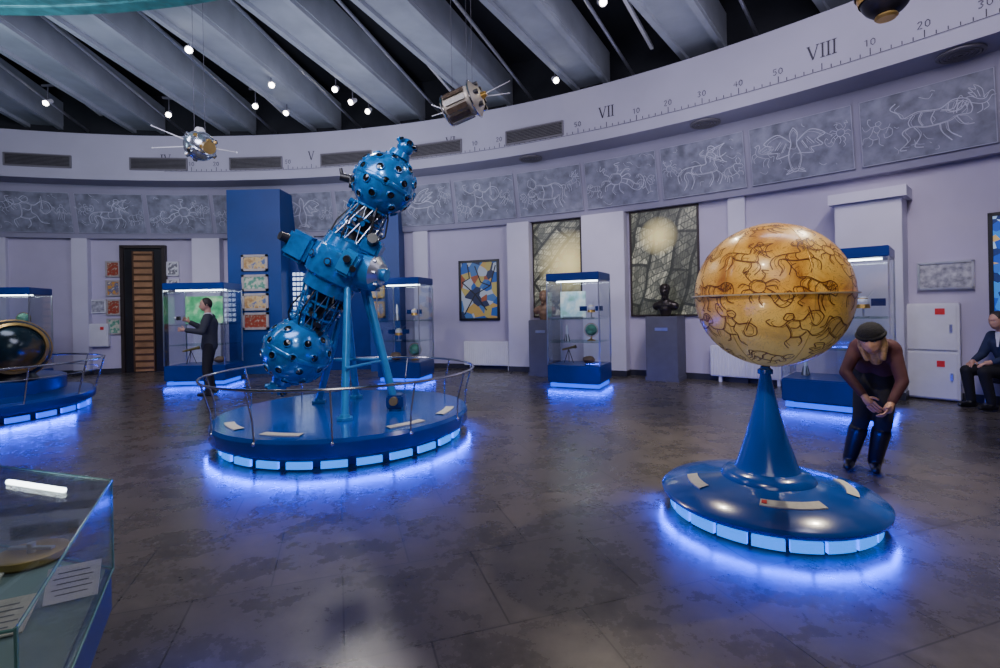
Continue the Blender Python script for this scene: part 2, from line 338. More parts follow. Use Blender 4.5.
for i,az in enumerate([-15.5,-6.4,1.9,10.1,18.3,26.8]):
    P=pol(az,16.17,5.19)
    if b0 is None:
        T=thing('air_vent','long dark slatted ventilation grille in the ring wall','air vent',P,rza(az),'ventilation grilles')
        b=M(); b.box((0,.0,.15),(1.3,.04,.03)); b.box((0,.0,-.13),(1.3,.04,.03)); b.box((-.65,0,.01),(.03,.04,.3)); b.box((.65,0,.01),(.03,.04,.3)); b.done('frame',VF,T)
        b=M(); b.box((0,.012,.01),(1.3,.01,.26),1)
        for k in range(8): b.box((0,-.005,-.10+k*.031),(1.27,.015,.012))
        b.done('louvre',[VS,BLACK],T); b0=T
    else: copy_tree(b0,P,rza(az))
b0=None
for az in (38.6,50.5,26,62):
    P=pol(az,16.52,4.79)
    if b0 is None:
        T=thing('ceiling_diffuser','round grey air diffuser in the soffit','air diffuser',P,0,'round soffit diffusers')
        b=M(); b.lathe([(.26,0),(.26,-.02),(.22,-.03),(.22,0)],32); b.done('frame',VF,T,True)
        b=M()
        for r in (.19,.14,.09,.04): b.lathe([(r,-.005),(r+.02,-.03),(r-.01,-.03)],24)
        b.done('vane',VF,T,True); b0=T
    else: copy_tree(b0,P,0)
# ---------------------------------------------------------------- pilasters, niches, doors
tn=60
def pil(az,w,d,h,m=WALLW,cap=False,base=True):
    global tn; tn+=1; b=M(); P=pol(az,RW,0)
    b.box((0,-d/2+.05,h/2),(w,d+.1,h),bev=.01)
    if cap: b.box((0,-d/2+.02,h-.08),(w+.14,d+.2,.16))
    if base: b.box((0,-d/2+.04,.06),(w+.02,d+.12,.12),1)
    o=b.done('trim_%d'%tn,[m,BASEB],loc=P,rz=rza(az)); st(o); o['label']='white wall pilaster'
for az,w,d in ((-20.3,.5,.15),(-14.3,.35,.2),(-4.2,.7,.25),(15.2,.4,.15),(24.1,.55,.3),(30.9,.95,.3),(39.7,.3,.1)): pil(az,w,d,3.5)
pil(46.6,.85,.5,3.2,cap=True)
b=M(); b.box((-6.02,12.75,2.27),(1.31,.9,4.54)); o=b.done('wall_blue_pier',BLUEW); st(o)
b=M(); b.box((-2.83,12.75,2.27),(.74,.9,4.54)); o=b.done('wall_blue_pier_second',BLUEW); st(o)
b=M(); b.box((-4.28,12.95,1.70),(2.17,.3,3.40)); o=b.done('wall_blue_niche',BLUEM); st(o)
P=pol(-9.6,RW-.02,0)
DK=mat('door_dark_brown',(.03,.02,.018),.5)
b=M(); b.box((0,-.02,1.65),(1.05,.06,3.3),1)
for sx in (-.5,.5): b.box((sx,-.05,1.65),(.08,.14,3.3))
b.box((0,-.05,3.3),(1.08,.14,.08))
b.box((0,-.06,1.6),(.46,.04,3.15),2)
for k in range(18): b.box((0,-.09,.12+k*.175),(.46,.03,.05),3)
for sx in (-.24,.24): b.box((sx,-.09,1.6),(.03,.04,3.15),3)
o=b.done('door_1',[DK,BLACK,mat('warm_backlit_panel',(.26,.14,.07),.5,var=.5,scale=2,emit=(.5,.25,.10),es=.06),mat('dark_rungs',(.08,.04,.02),.4)],loc=P,rz=rza(-9.6)); st(o)
# ---------------------------------------------------------------- framed pictures
PICS=[[(0,(.05,.04,.03)),(.4,(.35,.2,.08)),(.52,(.6,.45,.2)),(.62,(.1,.15,.3))],[(0,(.3,.03,.02)),(.42,(.6,.3,.05)),(.55,(.05,.1,.25)),(.65,(.7,.6,.4))],[(0,(.02,.05,.1)),(.45,(.1,.3,.2)),(.55,(.5,.5,.4))],[(0,(.5,.5,.5)),(.45,(.12,.12,.15)),(.58,(.7,.7,.72))],[(0,(.02,.01,.01)),(.4,(.35,.04,.02)),(.55,(.25,.08,.04)),(.65,(.5,.4,.3))]]
PM=[rampmat('print_%d'%i,'noise',7+3*i,s,const=False,emit=.05) for i,s in enumerate(PICS)]
RELIEF=rampmat('relief_print','noise',14,[(.3,(.18,.18,.21)),(.5,(.38,.38,.42)),(.7,(.6,.6,.62))],const=False)
WF=mat('paper_frame',(.42,.38,.36),.5)
def picture(loc,rz,w,h,pm,label,fm=None,fw=.03,group=None):
    T=thing('framed_picture',label,'picture',loc,rz,group)
    b=M()
    for sx in (-1,1): b.box((sx*(w/2-fw/2),-.02,0),(fw,.04,h))
    for sz in (-1,1): b.box((0,-.02,sz*(h/2-fw/2)),(w,.04,fw))
    b.done('frame',fm or DK,T)
    b=M(); b.box((0,-.012,0),(w-fw,.02,h-fw))
    b.done('print',pm,T); return T
for i,(z,h) in enumerate(((2.73,.40),(2.24,.40),(1.77,.42),(1.30,.42))):
    picture((-6.0,12.29,z),0,.64,h,PM[(0,2,0,4)[i]],'small framed print with pale border on the blue pier',WF,.055,group='prints on the blue pier')
for z in (2.0,1.52):
    picture((-3.0,12.29,z),0,.36,.40,PM[0 if z>1.8 else 1],'small framed print on the narrow blue pier',BRASS,.04,group='prints on the blue pier')
for i,z in enumerate((2.72,2.22,1.72,1.22)):
    picture(pol(-12.05,RW-.02,z),rza(-12.05),.34,.42,PM[(4,1,4,2)[i]],'small colour photo print with white border beside the doorway',WF,.04,group='photo prints beside the doorway')
for i,z in enumerate((2.72,2.25)):
    picture(pol(-7.3,RW-.02,z),rza(-7.3),.30,.38,PM[3],'small pale print on the wall beside the doorway',WHITE,group='photo prints beside the doorway')
picture(pol(-13.3,RW-.02,1.75),rza(-13.3),.4,.35,RELIEF,'small pale wall plaque above a white cabinet',WHITE)
T=thing('light_matrix_panel','panel of small bright square lights on the blue niche','light panel',(-5.03,12.79,1.9))
b=M(); b.box((0,-.02,0),(.55,.04,1.3)); b.done('frame',BLUEM,T)
b=M()
for i in range(5):
    for j in range(10): b.box((-.2+.1*i,-.045,-.56+.125*j),(.07,.015,.08))
b.done('lamp_grid',mat('matrix_cell',(.7,.8,1),.5,emit=(.6,.75,1),es=1.2),T)
SG=rampmat('stained_glass_print','voronoi',5,[(0,(.02,.10,.35)),(.15,(.45,.36,.10)),(.32,(.4,.45,.5)),(.48,(.06,.16,.36)),(.62,(.30,.08,.03)),(.72,(.02,.03,.08)),(.86,(.5,.32,.08))],emit=.15)
T=picture(pol(20.3,RW-.02,1.95),rza(20.3),1.08,1.5,SG,'tall framed stained glass artwork in blue, yellow and white',BLACK,.06)
b=M()
for p in ([(-.4,-.6),(-.1,-.1),(.3,.1),(.45,.6)],[(-.45,.2),(-.1,-.1),(.2,-.5)],[(-.1,.6),(.05,.2),(.3,.1)],[(-.3,.65),(-.25,.3),(-.45,.2)]):
    b.ribbon(p,lambda u,v:Vector((u,-.03,v)),.03)
b.done('leading',BLACK,T)
T=picture(pol(53.15,RW-.02,1.95),rza(53.15),1.3,1.5,rampmat('blue_stained_glass','voronoi',9,[(0,(.01,.08,.5)),(.3,(.02,.25,.8)),(.5,(.4,.6,.9)),(.62,(.01,.03,.15)),(.8,(.6,.4,.15)),(.9,(.02,.15,.6))],emit=.5),'stained glass window artwork in bright blue and amber',BLACK,.05)
def pano(name,seed,spot_):
    m,nt,b=_nt(name); L=nt.links.new
    tc=nt.nodes.new('ShaderNodeTexCoord'); mp=nt.nodes.new('ShaderNodeMapping'); mp.inputs['Location'].default_value=(seed,seed*.7,seed); mp.inputs['Rotation'].default_value=(0,.55+seed*.2,0)
    L(tc.outputs['Object'],mp.inputs[0])
    nz=nt.nodes.new('ShaderNodeTexNoise'); nz.inputs['Scale'].default_value=1.3; nz.inputs['Detail'].default_value=1; L(mp.outputs[0],nz.inputs['Vector'])
    va=nt.nodes.new('ShaderNodeVectorMath'); va.operation='MULTIPLY_ADD'; va.inputs[1].default_value=(.25,.25,.25); L(nz.outputs['Color'],va.inputs[0]); L(mp.outputs[0],va.inputs[2])
    sx=nt.nodes.new('ShaderNodeSeparateXYZ'); cxn=nt.nodes.new('ShaderNodeCombineXYZ'); L(va.outputs[0],sx.inputs[0]); L(sx.outputs[0],cxn.inputs[0]); L(sx.outputs[2],cxn.inputs[1])
    fac=None
    for sc,bw,rh,ro in ((1.1,.9,.45,0),(2.6,.5,.35,.9),(6,.9,.3,0)):
        rt=nt.nodes.new('ShaderNodeMapping'); rt.inputs['Rotation'].default_value=(0,0,ro); L(cxn.outputs[0],rt.inputs[0])
        br=nt.nodes.new('ShaderNodeTexBrick'); br.inputs['Scale'].default_value=sc; br.inputs['Brick Width'].default_value=bw; br.inputs['Row Height'].default_value=rh; br.offset=.37; br.squash=1.6
        br.inputs['Mortar Size'].default_value=.035; br.inputs['Color1'].default_value=(1,1,1,1); br.inputs['Color2'].default_value=(.30,.30,.30,1); br.inputs['Mortar'].default_value=(.10,.10,.10,1)
        L(rt.outputs[0],br.inputs['Vector'])
        if fac is None: fac=br.outputs['Color']
        else:
            mm=nt.nodes.new('ShaderNodeMix'); mm.data_type='RGBA'; mm.blend_type='MULTIPLY'; mm.inputs[0].default_value=.75; L(fac,mm.inputs[6]); L(br.outputs['Color'],mm.inputs[7]); fac=mm.outputs[2]
    r=nt.nodes.new('ShaderNodeValToRGB'); r.color_ramp.elements[0].color=(.018,.02,.016,1); r.color_ramp.elements[1].color=(.60,.58,.40,1); e=r.color_ramp.elements.new(.3); e.color=(.13,.135,.10,1)
    L(fac,r.inputs[0])
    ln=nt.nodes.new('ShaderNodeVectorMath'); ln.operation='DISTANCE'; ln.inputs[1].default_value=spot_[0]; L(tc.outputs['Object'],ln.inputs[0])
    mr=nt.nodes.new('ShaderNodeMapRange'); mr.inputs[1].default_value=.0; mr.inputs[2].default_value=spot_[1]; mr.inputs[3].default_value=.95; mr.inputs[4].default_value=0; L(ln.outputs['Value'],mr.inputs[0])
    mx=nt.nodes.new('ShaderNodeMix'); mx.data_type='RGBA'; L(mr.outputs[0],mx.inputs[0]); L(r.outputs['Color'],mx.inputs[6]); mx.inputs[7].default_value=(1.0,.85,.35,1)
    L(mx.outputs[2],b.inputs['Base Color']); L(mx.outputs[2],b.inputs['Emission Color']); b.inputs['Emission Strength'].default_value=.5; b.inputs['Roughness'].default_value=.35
    return m
for az,w,sd,sp_ in ((27.0,1.22,1.3,((.3,0,.1),.8)),(35.0,1.42,4.1,((-.1,0,.55),.42))):
    picture(pol(az,RW-.02,2.38),rza(az),w,2.24,pano('spacecraft_photo_%d'%int(az),sd,sp_),'large backlit yellowish photo of spacecraft machinery',DK,.04,group='large backlit photos in wall niches')
T=picture(pol(49.45,RW-.02,1.85),rza(49.45),.64,.42,RELIEF,'grey relief plaque above a white utility cabinet',STEEL,.03)
T=thing('utility_cabinet','white double metal wall cabinet with red stickers','cabinet',pol(48.9,RW-.1,0),rza(48.9))
b=M(); b.box((0,.0,.73),(.66,.18,1.42),bev=.01); b.done('body',WHITE,T)
for z in (.37,1.08):
    b=M(); b.box((0,-.10,z),(.60,.02,.66),bev=.006); d=b.done('door',WHITE,T)
    b=M(); b.box((.24,-.12,z),(.03,.03,.1)); b.done('handle',STEEL,d)
for z,w_ in ((1.32,.11),(.55,.09)):
    b=M(); b.box((.12,-.113,z),(w_,.004,.09)); b.done('sticker',RED,T)
T=thing('wall_cabinet','small white wall cabinet with a red sticker','cabinet',pol(-13.1,RW-.08,1.0),rza(-13.1))
b=M(); b.box((0,.0,0),(.45,.14,.6),bev=.01); b.done('body',WHITE,T)
b=M(); b.box((0,-.08,0),(.40,.02,.55)); b.done('door',WHITE,T); b=M(); b.box((.1,-.093,.18),(.08,.004,.08)); b.done('sticker',RED,T)
b0=None
for az in (21.3,40.3):
    P=pol(az,RW-.14,0)
    if b0 is None:
        T=thing('radiator','white ribbed panel radiator under the wall','radiator',P,rza(az),'white wall radiators')
        b=M(); b.box((0,0,.40),(1.35,.12,.58),bev=.01)
        for k in range(27): b.box((-.65+.05*k,-.065,.40),(.02,.02,.52))
        b.done('body',WHITE,T)
        for sx in (-.5,.5):
            b=M(); b.box((sx,0,.055),(.05,.08,.11)); b.done('leg',WHITE,T)
        b0=T
    else: copy_tree(b0,P,rza(az))
# ---------------------------------------------------------------- floor glow lights (strip lights under rims, aimed down and outward)
def strip(x,y,ang,L_,e,col=(0,.035,1),z=.09):
    l=bpy.data.lights.new('blue_strip_light','AREA'); l.shape='RECTANGLE'; l.size=L_; l.size_y=.03; l.energy=e; l.color=col; l.specular_factor=.0
    o=bpy.data.objects.new('blue_strip_light',l); COL.objects.link(o); o.location=(x,y,z)
    d=Vector((math.cos(ang)*.85,math.sin(ang)*.85,-.48))
    t=Vector((-math.sin(ang),math.cos(ang),0)); zz=-d.normalized(); yy=zz.cross(t).normalized()
    o.rotation_euler=Matrix((t,yy,zz)).transposed().to_euler()
def ringlights(cx,cy,R,n,a0,a1,e):
    for k in range(n):
        a=a0+(a1-a0)*(k+.5)/n; strip(cx+R*math.cos(a),cy+R*math.sin(a),a,R*(a1-a0)/n*.95,e)
def light_ring(T,R,z0,z1,nseg,m,gap=.25):
    b=M()
    for k in range(nseg):
        a0=2*pi*k/nseg; a1=2*pi*(k+1-gap)/nseg
        b.lathe([(R,z0),(R,z1),(R-.03,z1),(R-.03,z0),(R,z0)],8,a0=a0,a1=a1)
    b.done('light_ring',m,T)
def plate_arc(T,r0,r1,z0,z1,a0,a1,m,name='caption_plate'):
    b=M(); N=12
    f=lambda r,z,a:(r*math.cos(a),r*math.sin(a),z)
    for i in range(N):
        aa=a0+(a1-a0)*i/N; ab=a0+(a1-a0)*(i+1)/N
        b.quad([f(r0,z0,aa),f(r1,z1,aa),f(r1,z1,ab),f(r0,z0,ab)])
        b.quad([f(r0,z0,aa),f(r0,z0,ab),f(r0,z0-.02,ab),f(r0,z0-.02,aa)]); b.quad([f(r1,z1,aa),f(r1,z1,ab),f(r1,z1-.02,ab),f(r1,z1-.02,aa)])
    return b.done(name,m,T)
PX,PY=-1.88,6.05
T=thing('projector_platform','round glossy blue platform with chrome rail and blue underlighting','platform',(PX,PY,0))
b=M(); b.lathe([(.001,.13),(1.36,.13),(1.44,.14),(1.455,.18),(1.455,.28),(1.43,.315),(.001,.32)],96); b.done('deck',BLUE,T,True,angle=30)
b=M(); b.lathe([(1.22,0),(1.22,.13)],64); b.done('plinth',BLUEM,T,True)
light_ring(T,1.36,.02,.085,26,GLOWC)
b=M(); b.torus((0,0,.79),1.54,.014,seg=96); b.done('handrail',CHROME,T,True)
for k in range(12):
    a=2*pi*(k+.4)/12; b=M(); c,s=math.cos(a),math.sin(a)
    b.tube((1.44*c,1.44*s,.26),(1.46*c,1.46*s,.50),.010,seg=10); b.tube((1.46*c,1.46*s,.5),(1.54*c,1.54*s,.79),.010,seg=10); b.sph((1.45*c,1.45*s,.27),.022,seg=10)
    b.done('rail_post',CHROME,T,True)
for a in (-2.6,-1.95,-.95,-.35):
    plate_arc(T,1.20,1.30,.326,.326,a,a+.34,PAPER)
GX,GY=1.90,3.60
T=thing('globe_stand','blue conical globe stand on a domed disc with blue lights','globe stand',(GX,GY,0))
b=M(); b.lathe([(.62,.105),(.70,.105),(.720,.12),(.723,.14),(.70,.160),(.5,.215),(.34,.245),(.30,.255)],96); b.done('base_disc',BLUE,T,True,angle=50)
b=M(); b.lathe([(.31,.25),(.30,.275),(.27,.30),(.215,.315),(.20,.34),(.13,.56),(.07,.80),(.035,.985),(.05,.99),(.05,1.02),(.035,1.03),(.03,1.043)],64); b.done('column',BLUE,T,True,angle=35)
b=M(); b.lathe([(.55,0),(.55,.12)],48); b.done('plinth',BLUEM,T,True)
light_ring(T,.665,.015,.08,20,GLOWC,.12)
plate_arc(T,.44,.51,.236,.220,-2.15,-1.35,PAPER); plate_arc(T,.47,.54,.229,.213,-.65,.0,PAPER); plate_arc(T,.47,.54,.229,.213,-3.5,-2.95,PAPER)
b=M(); b.box((0,0,0),(.035,.03,.003),mtx=Matrix.Rotation(-2.10,4,'Z')@Matrix.Translation((.475,0,.2325))@Matrix.Rotation(.22,4,'Y'))
b.done('plate_emblem',RED,T)
def globemat():
    m,nt,b=_nt('celestial_globe_lit_paint'); L=nt.links.new
    tc=nt.nodes.new('ShaderNodeTexCoord')
    n=nt.nodes.new('ShaderNodeTexNoise'); n.inputs['Scale'].default_value=3.4; n.inputs['Detail'].default_value=7; n.inputs['Distortion'].default_value=.8; L(tc.outputs['Object'],n.inputs['Vector'])
    r=nt.nodes.new('ShaderNodeValToRGB'); cr=r.color_ramp
    cr.elements[0].position=.30; cr.elements[0].color=(.40,.15,.03,1); cr.elements[1].position=.62; cr.elements[1].color=(.88,.55,.13,1)
    e=cr.elements.new(.45); e.color=(.76,.40,.065,1)
    L(n.outputs['Fac'],r.inputs[0])
    n2=nt.nodes.new('ShaderNodeTexNoise'); n2.inputs['Scale'].default_value=7; n2.inputs['Detail'].default_value=4; n2.inputs['Distortion'].default_value=1.4; L(tc.outputs['Object'],n2.inputs['Vector'])
    last=r.outputs['Color']
    for th in (.44,.52,.6):
        a=nt.nodes.new('ShaderNodeMath'); a.operation='SUBTRACT'; a.inputs[1].default_value=th; L(n2.outputs['Fac'],a.inputs[0])
        a2=nt.nodes.new('ShaderNodeMath'); a2.operation='ABSOLUTE'; L(a.outputs[0],a2.inputs[0])
        a3=nt.nodes.new('ShaderNodeMath'); a3.operation='LESS_THAN'; a3.inputs[1].default_value=.006; L(a2.outputs[0],a3.inputs[0])
        a4=nt.nodes.new('ShaderNodeMath'); a4.operation='MULTIPLY'; a4.inputs[1].default_value=.6; L(a3.outputs[0],a4.inputs[0])
        mx=nt.nodes.new('ShaderNodeMix'); mx.data_type='RGBA'; L(a4.outputs[0],mx.inputs[0]); L(last,mx.inputs[6]); mx.inputs[7].default_value=(.28,.09,.02,1); last=mx.outputs[2]
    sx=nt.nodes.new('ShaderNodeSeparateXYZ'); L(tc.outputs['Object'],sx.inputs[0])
    mr=nt.nodes.new('ShaderNodeMapRange'); mr.inputs[1].default_value=-.5; mr.inputs[2].default_value=0; mr.inputs[3].default_value=.8; mr.inputs[4].default_value=0; L(sx.outputs[2],mr.inputs[0])  # lower half blended to yellow, painting the glow from below into the colour
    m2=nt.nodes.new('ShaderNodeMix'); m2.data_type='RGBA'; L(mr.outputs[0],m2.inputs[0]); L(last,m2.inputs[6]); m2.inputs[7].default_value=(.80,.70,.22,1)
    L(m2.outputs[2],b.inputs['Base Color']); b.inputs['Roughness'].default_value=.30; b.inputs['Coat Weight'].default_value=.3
    L(m2.outputs[2],b.inputs['Emission Color']); b.inputs['Emission Strength'].default_value=.08  # faint self-glow brightens the ball, which is no lamp
    return m
T=thing('celestial_globe','large golden celestial globe with brown constellation figures','globe',(GX+.05,GY,1.555))
b=M(); b.sph((0,0,0),.51,seg=96); o=b.done('globe_ball',globemat(),T,True,angle=180)
b=M()
def sphf(lon0,lat0):
    def f(u,v):
        la=math.radians(lat0)+v; lo=math.radians(lon0)+u/max(.35,math.cos(math.radians(lat0)))
        R=.5125; return Vector((R*math.cos(la)*math.cos(lo),R*math.cos(la)*math.sin(lo),R*math.sin(la)))
    return f
k=0
for lat,cnt,sc_ in ((60,6,.50),(32,9,.58),(4,10,.60),(-25,9,.56),(-54,6,.46)):
    for j in range(cnt):
        lo=-128+360*j/cnt+(k*7)%11+(20 if lat in (32,-25) else 0)
        la=lat+random.uniform(-4,4); rt=random.uniform(-.5,.5); mr_=1 if k%2 else -1
        figure(b,k*3,sphf(lo,la),.012,sc_,0,0,mr_,asp=1.15,rot=rt)
        figure(b,k*3,sphf(lo,la),.006,sc_*.86,0,0,mr_,asp=1.15,rot=rt)
        k+=1
b.done('constellation_drawing',mat('globe_ink',(.15,.045,.012),.5),T)
b=M()
for lo in (0,60,120): b.torus((0,0,0),.513,.0014,seg=96,ms=6,axis=(math.cos(math.radians(lo)),math.sin(math.radians(lo)),0))
b.done('meridian_line',BRASS,T,True)
b=M(); b.lathe([(.508,-.005),(.532,-.005),(.532,.005),(.508,.005),(.508,-.005)],96); b.done('equator_ring',mat('ring_brass',(.75,.62,.38),.3,.5),T,True)
# --- projector
T=thing('star_projector','large light-blue dumbbell planetarium star projector on tripod legs','projector',(PX,PY,.32))
Z0=-.32
LB=Vector((-.58,.0,1.03+Z0)); UB=Vector((.52,-.03,3.02+Z0)); AX=(UB-LB).normalized(); C0=(LB+UB)/2+Vector((-.02,0,.02))
Q=AX.to_track_quat('Z','Y').to_matrix().to_4x4()
lens_me=None
def ball(c,R,name,skip,n):
    global lens_me
    b=M(); b.sph((0,0,0),R,seg=48); b.lathe([(R+.004,-.03),(R+.012,-.02),(R+.012,.02),(R+.004,.03)],48,axis=AX)
    o=b.done(name,PBLUE,T,True,angle=180); o.location=c
    if lens_me is None:
        q=M(); q.lathe([(.052,0),(.052,.014),(.046,.022),(.040,.022)],18,0); q.lathe([(.040,.022),(.038,.014),(.001,.022)],18,1)
        lo=q.done('tmp',[PBLUE,LENS],None,True); lens_me=lo.data; bpy.data.objects.remove(lo)
    ga=pi*(3-math.sqrt(5))
    for i in range(n):
        z=1-2*(i+.5)/n; r=math.sqrt(1-z*z); d=Vector((r*math.cos(ga*i),r*math.sin(ga*i),z)); d=(Q.to_3x3()@d).normalized()
        if d.dot(skip)>.78: continue
        l=bpy.data.objects.new('lens_port',lens_me); COL.objects.link(l); l.parent=o
        l.location=d*(R-.006); l.rotation_euler=d.to_track_quat('Z','Y').to_euler()
    return o
ball(LB,.395,'lower_star_ball',AX,52); ball(UB,.37,'upper_star_ball',-AX,52)
for c,d,nm in ((UB,AX,'upper_cap_projector'),(LB,-AX,'lower_cap_projector')):
    b=M(); side=Vector((.1,0,.02)) if nm[0]=='u' else Vector((-.05,0,0))
    p=c+d*.36; b.tube(p,p+d*.07,.14,.12,0,20); b.sph(p+d*.13+side*.3,.105,seg=20)
    for k in range(7):
        a=k*2*pi/7; sgn=.4 if nm[0]=='u' else -.4; v=(Q.to_3x3()@Vector((math.cos(a),math.sin(a),sgn))).normalized()
        q=p+d*.13+side*.3; b.tube(q+v*.08,q+v*.14,.034,.028,1,10)
    b.done(nm,[PBLUE,LENS],T,True)
def neck(s,name):
    d=AX*s; a=(UB if s>0 else LB)-d*.33; e=C0+d*.32; L=(a-e).length
    b=M(); U=(Q.to_3x3()@Vector((1,0,0))); V=(Q.to_3x3()@Vector((0,1,0)))
    for t,r in ((.02,.30),(.33,.25),(.66,.23),(.98,.22)):
        p=e.lerp(a,t); b.lathe([(r-.05,-.012),(r,-.012),(r,.012),(r-.05,.012),(r-.05,-.012)],32,0,p,AX)
    for k in range(12):
        an=k*2*pi/12; w=U*math.cos(an)+V*math.sin(an); w2=U*math.cos(an+.5)+V*math.sin(an+.5)
        b.tube(e+w*.28,a+w2*.20,.010,.010,0,8); b.tube(e+w2*.27,a+w*.21,.007,.007,2,6)
    b.tube(e,a,.15,.13,1,16)
    for k in range(34):
        an=k*2.4; t=(k%7)/7+.06; w=U*math.cos(an)+V*math.sin(an); p=e.lerp(a,t); rr_=random.uniform(.024,.038)
        b.tube(p+w*.12,p+w*.27+AX*random.uniform(-.05,.05),rr_,rr_*.85,(1,1,0,2)[k%4],10)
    b.done(name,[PBLUE,BLACK,STEEL],T,True)
neck(1,'upper_planet_cage'); neck(-1,'lower_planet_cage')
b=M(); b.lathe([(.001,-.36),(.26,-.36),(.30,-.33),(.31,-.2),(.36,-.17),(.38,-.05),(.38,.05),(.36,.17),(.31,.2),(.29,.33),(.24,.36),(.001,.36)],40,0,C0,AX)
for k in range(10):
    a=k*2*pi/10; w=Q.to_3x3()@Vector((math.cos(a),math.sin(a),0)); b.tube(C0+w*.36+AX*.02,C0+w*.41+AX*.02,.05,.045,0,12); b.tube(C0+w*.405+AX*.02,C0+w*.415+AX*.02,.03,.03,1,12)
b.done('central_drum',[PBLUE,BLACK],T,True)
tr=Vector((1,-.25,-.22)).normalized()
b=M()
b.tube(C0+tr*.2,C0+tr*.50,.22,.22,0,28); b.tube(C0+tr*.50,C0+tr*.58,.22,.13,0,28); b.tube(C0+tr*.58,C0+tr*.64,.08,.08,1,20)
for k in range(8):
    a=k*pi/4; b.tube(C0+tr*.50+Vector((0,math.cos(a),math.sin(a)))*.19,C0+tr*.54+Vector((0,math.cos(a),math.sin(a)))*.19,.018,.018,1,8)
b.done('trunnion',[PBLUE2,STEEL],T,True)
b=M(); b.tube(C0-tr*.2,C0-tr*.46,.19,.17,0,24); b.tube(C0-tr*.46,C0-tr*.5,.15,.08,0,24); b.done('trunnion',PBLUE2,T,True)
b=M(); b.box((0,0,0),(.30,.30,.34),bev=.04,mtx=Matrix.Translation(C0+Vector((-.40,-.12,.22)))@Q); b.tube(C0+Vector((-.5,-.2,.3)),C0+Vector((-.58,-.3,.34)),.06,.05,1,14); b.done('gear_housing',[PBLUE,BLACK],T,True)
b=M(); b.box((0,0,0),(.22,.25,.2),bev=.03,mtx=Matrix.Translation(C0+Vector((.44,-.15,.20)))@Q); b.tube(C0+Vector((.46,-.2,.25)),C0+Vector((.5,-.36,.28)),.07,.06,1,14)
b.done('gear_housing',[PBLUE,BLACK],T,True)
b=M(); b.box((0,0,0),(.26,.2,.3),bev=.03,mtx=Matrix.Translation(C0+Vector((.22,-.3,.0)))@Q); b.tube(C0+Vector((.22,-.38,.05)),C0+Vector((.24,-.5,.03)),.05,.04,1,14); b.tube(C0+Vector((.27,-.38,-.06)),C0+Vector((.3,-.47,-.08)),.04,.035,1,14)
b.done('gear_housing',[PBLUE2,BLACK],T,True)
b=M(); b.box((.13,-.05,2.03+Z0),(.36,.34,.16),bev=.03); b.tube((.13,-.3,1.96+Z0),(.13,.3,1.96+Z0),.07,.07,0,16)
b.done('yoke',PBLUE2,T,True)
for (x0,y0),(x1,y1) in (((.10,-.16),(.17,-.62)),((.18,-.02),(.48,.42)),((.08,.1),(-.5,.45)),((.0,.0),(-.1,.75)),((.2,.1),(.62,-.1))):
    b=M(); r=.042
    b.tube((x0,y0,2.0+Z0),(x1,y1,.02),r,r*1.05,0,14); b.tube((x1,y1,0),(x1,y1,.03),.085,.085,0,20); b.tube((x1,y1,.03),(x1,y1,.06),.06,.05,0,20)
    b.done('leg',PBLUE2,T,True)
for p,q in (((-.46,.45,.55),(.45,.42,.55)),((.45,.42,.55),(.17,-.55,.55))):
    b=M(); b.tube(p,q,.018,.018,0,8); b.done('leg_brace',PBLUE2,T,True)
b=M(); b.box((.62,-.1,.10),(.2,.22,.16),bev=.02); b.tube((.62,-.2,.12),(.62,-.26,.12),.05,.05,1,14); b.done('drive_motor',[BLUEM,BRASS],T,True)
for k in range(14):
    a=k*.9; o1=Vector((math.cos(a)*.2,math.sin(a)*.2,0)); s=1 if k%2 else -1
    pts=[C0+AX*s*.3+o1*1.2,C0+AX*s*.45+o1*1.7+Vector((0,0,-.06)),C0+AX*s*.62+o1*1.5,C0+AX*s*.78+o1*1.1]
    b=M()
    for p,q in zip(pts,pts[1:]): b.tube(p,q,.010,.010,0,6)
    b.done('cable',BLACK,T,True)
for dy in (-.2,.15):
    b=M(); p=UB+Vector((-.36,dy,.02)); b.tube(p,p+Vector((-.1,-.03,.02)),.05,.045,0,12); b.tube(p+Vector((-.08,0,.0)),p+Vector((-.1,0,.12)),.025,.02,0,10)
    b.done('side_projector',BLACK,T,True)
# --- platform with descent capsule
LX,LY=-8.3,7.7
T=thing('capsule_platform','round dark-blue platform with chrome rail and blue underlighting','platform',(LX,LY,0))
b=M(); b.lathe([(.001,.12),(1.5,.12),(1.58,.14),(1.6,.18),(1.6,.26),(1.56,.30),(1.3,.32),(1.22,.34),(1.22,.54),(1.18,.56),(.001,.56)],80); b.done('deck',BLUEC,T,True,angle=30)
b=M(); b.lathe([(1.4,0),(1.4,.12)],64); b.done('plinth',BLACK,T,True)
light_ring(T,1.53,.015,.09,26,GLOWB)
b=M(); b.torus((0,0,.80),1.72,.016,seg=90); b.done('handrail',CHROME,T,True)
b=M(); b.torus((0,0,.62),1.66,.008,seg=90); b.done('handrail',CHROME,T,True)
for k in range(12):
    a=2*pi*(k+.3)/12; c,s=math.cos(a),math.sin(a); b=M(); b.tube((1.57*c,1.57*s,.2),(1.72*c,1.72*s,.80),.012,seg=10); b.done('rail_post',CHROME,T,True)
T=thing('space_capsule','dark spherical space capsule with brass hatch ring lying in a cradle','space capsule',(LX+.93,LY-.15,.56))
CAPM=rampmat('capsule_skin','noise',2.2,[(.3,(.006,.008,.01)),(.5,(.015,.035,.045)),(.62,(.12,.08,.03)),(.75,(.01,.02,.03))],rough=.18,const=False,metal=.4)
cc=Vector((0,0,.46)); hx=Vector((.75,-.65,.1)).normalized()
b=M(); b.sph(cc,.44,seg=48); b.done('shell',CAPM,T,True,angle=180)
b=M(); b.lathe([(.33,.27),(.37,.27),(.38,.30),(.34,.33),(.33,.27)],40,0,cc,hx)
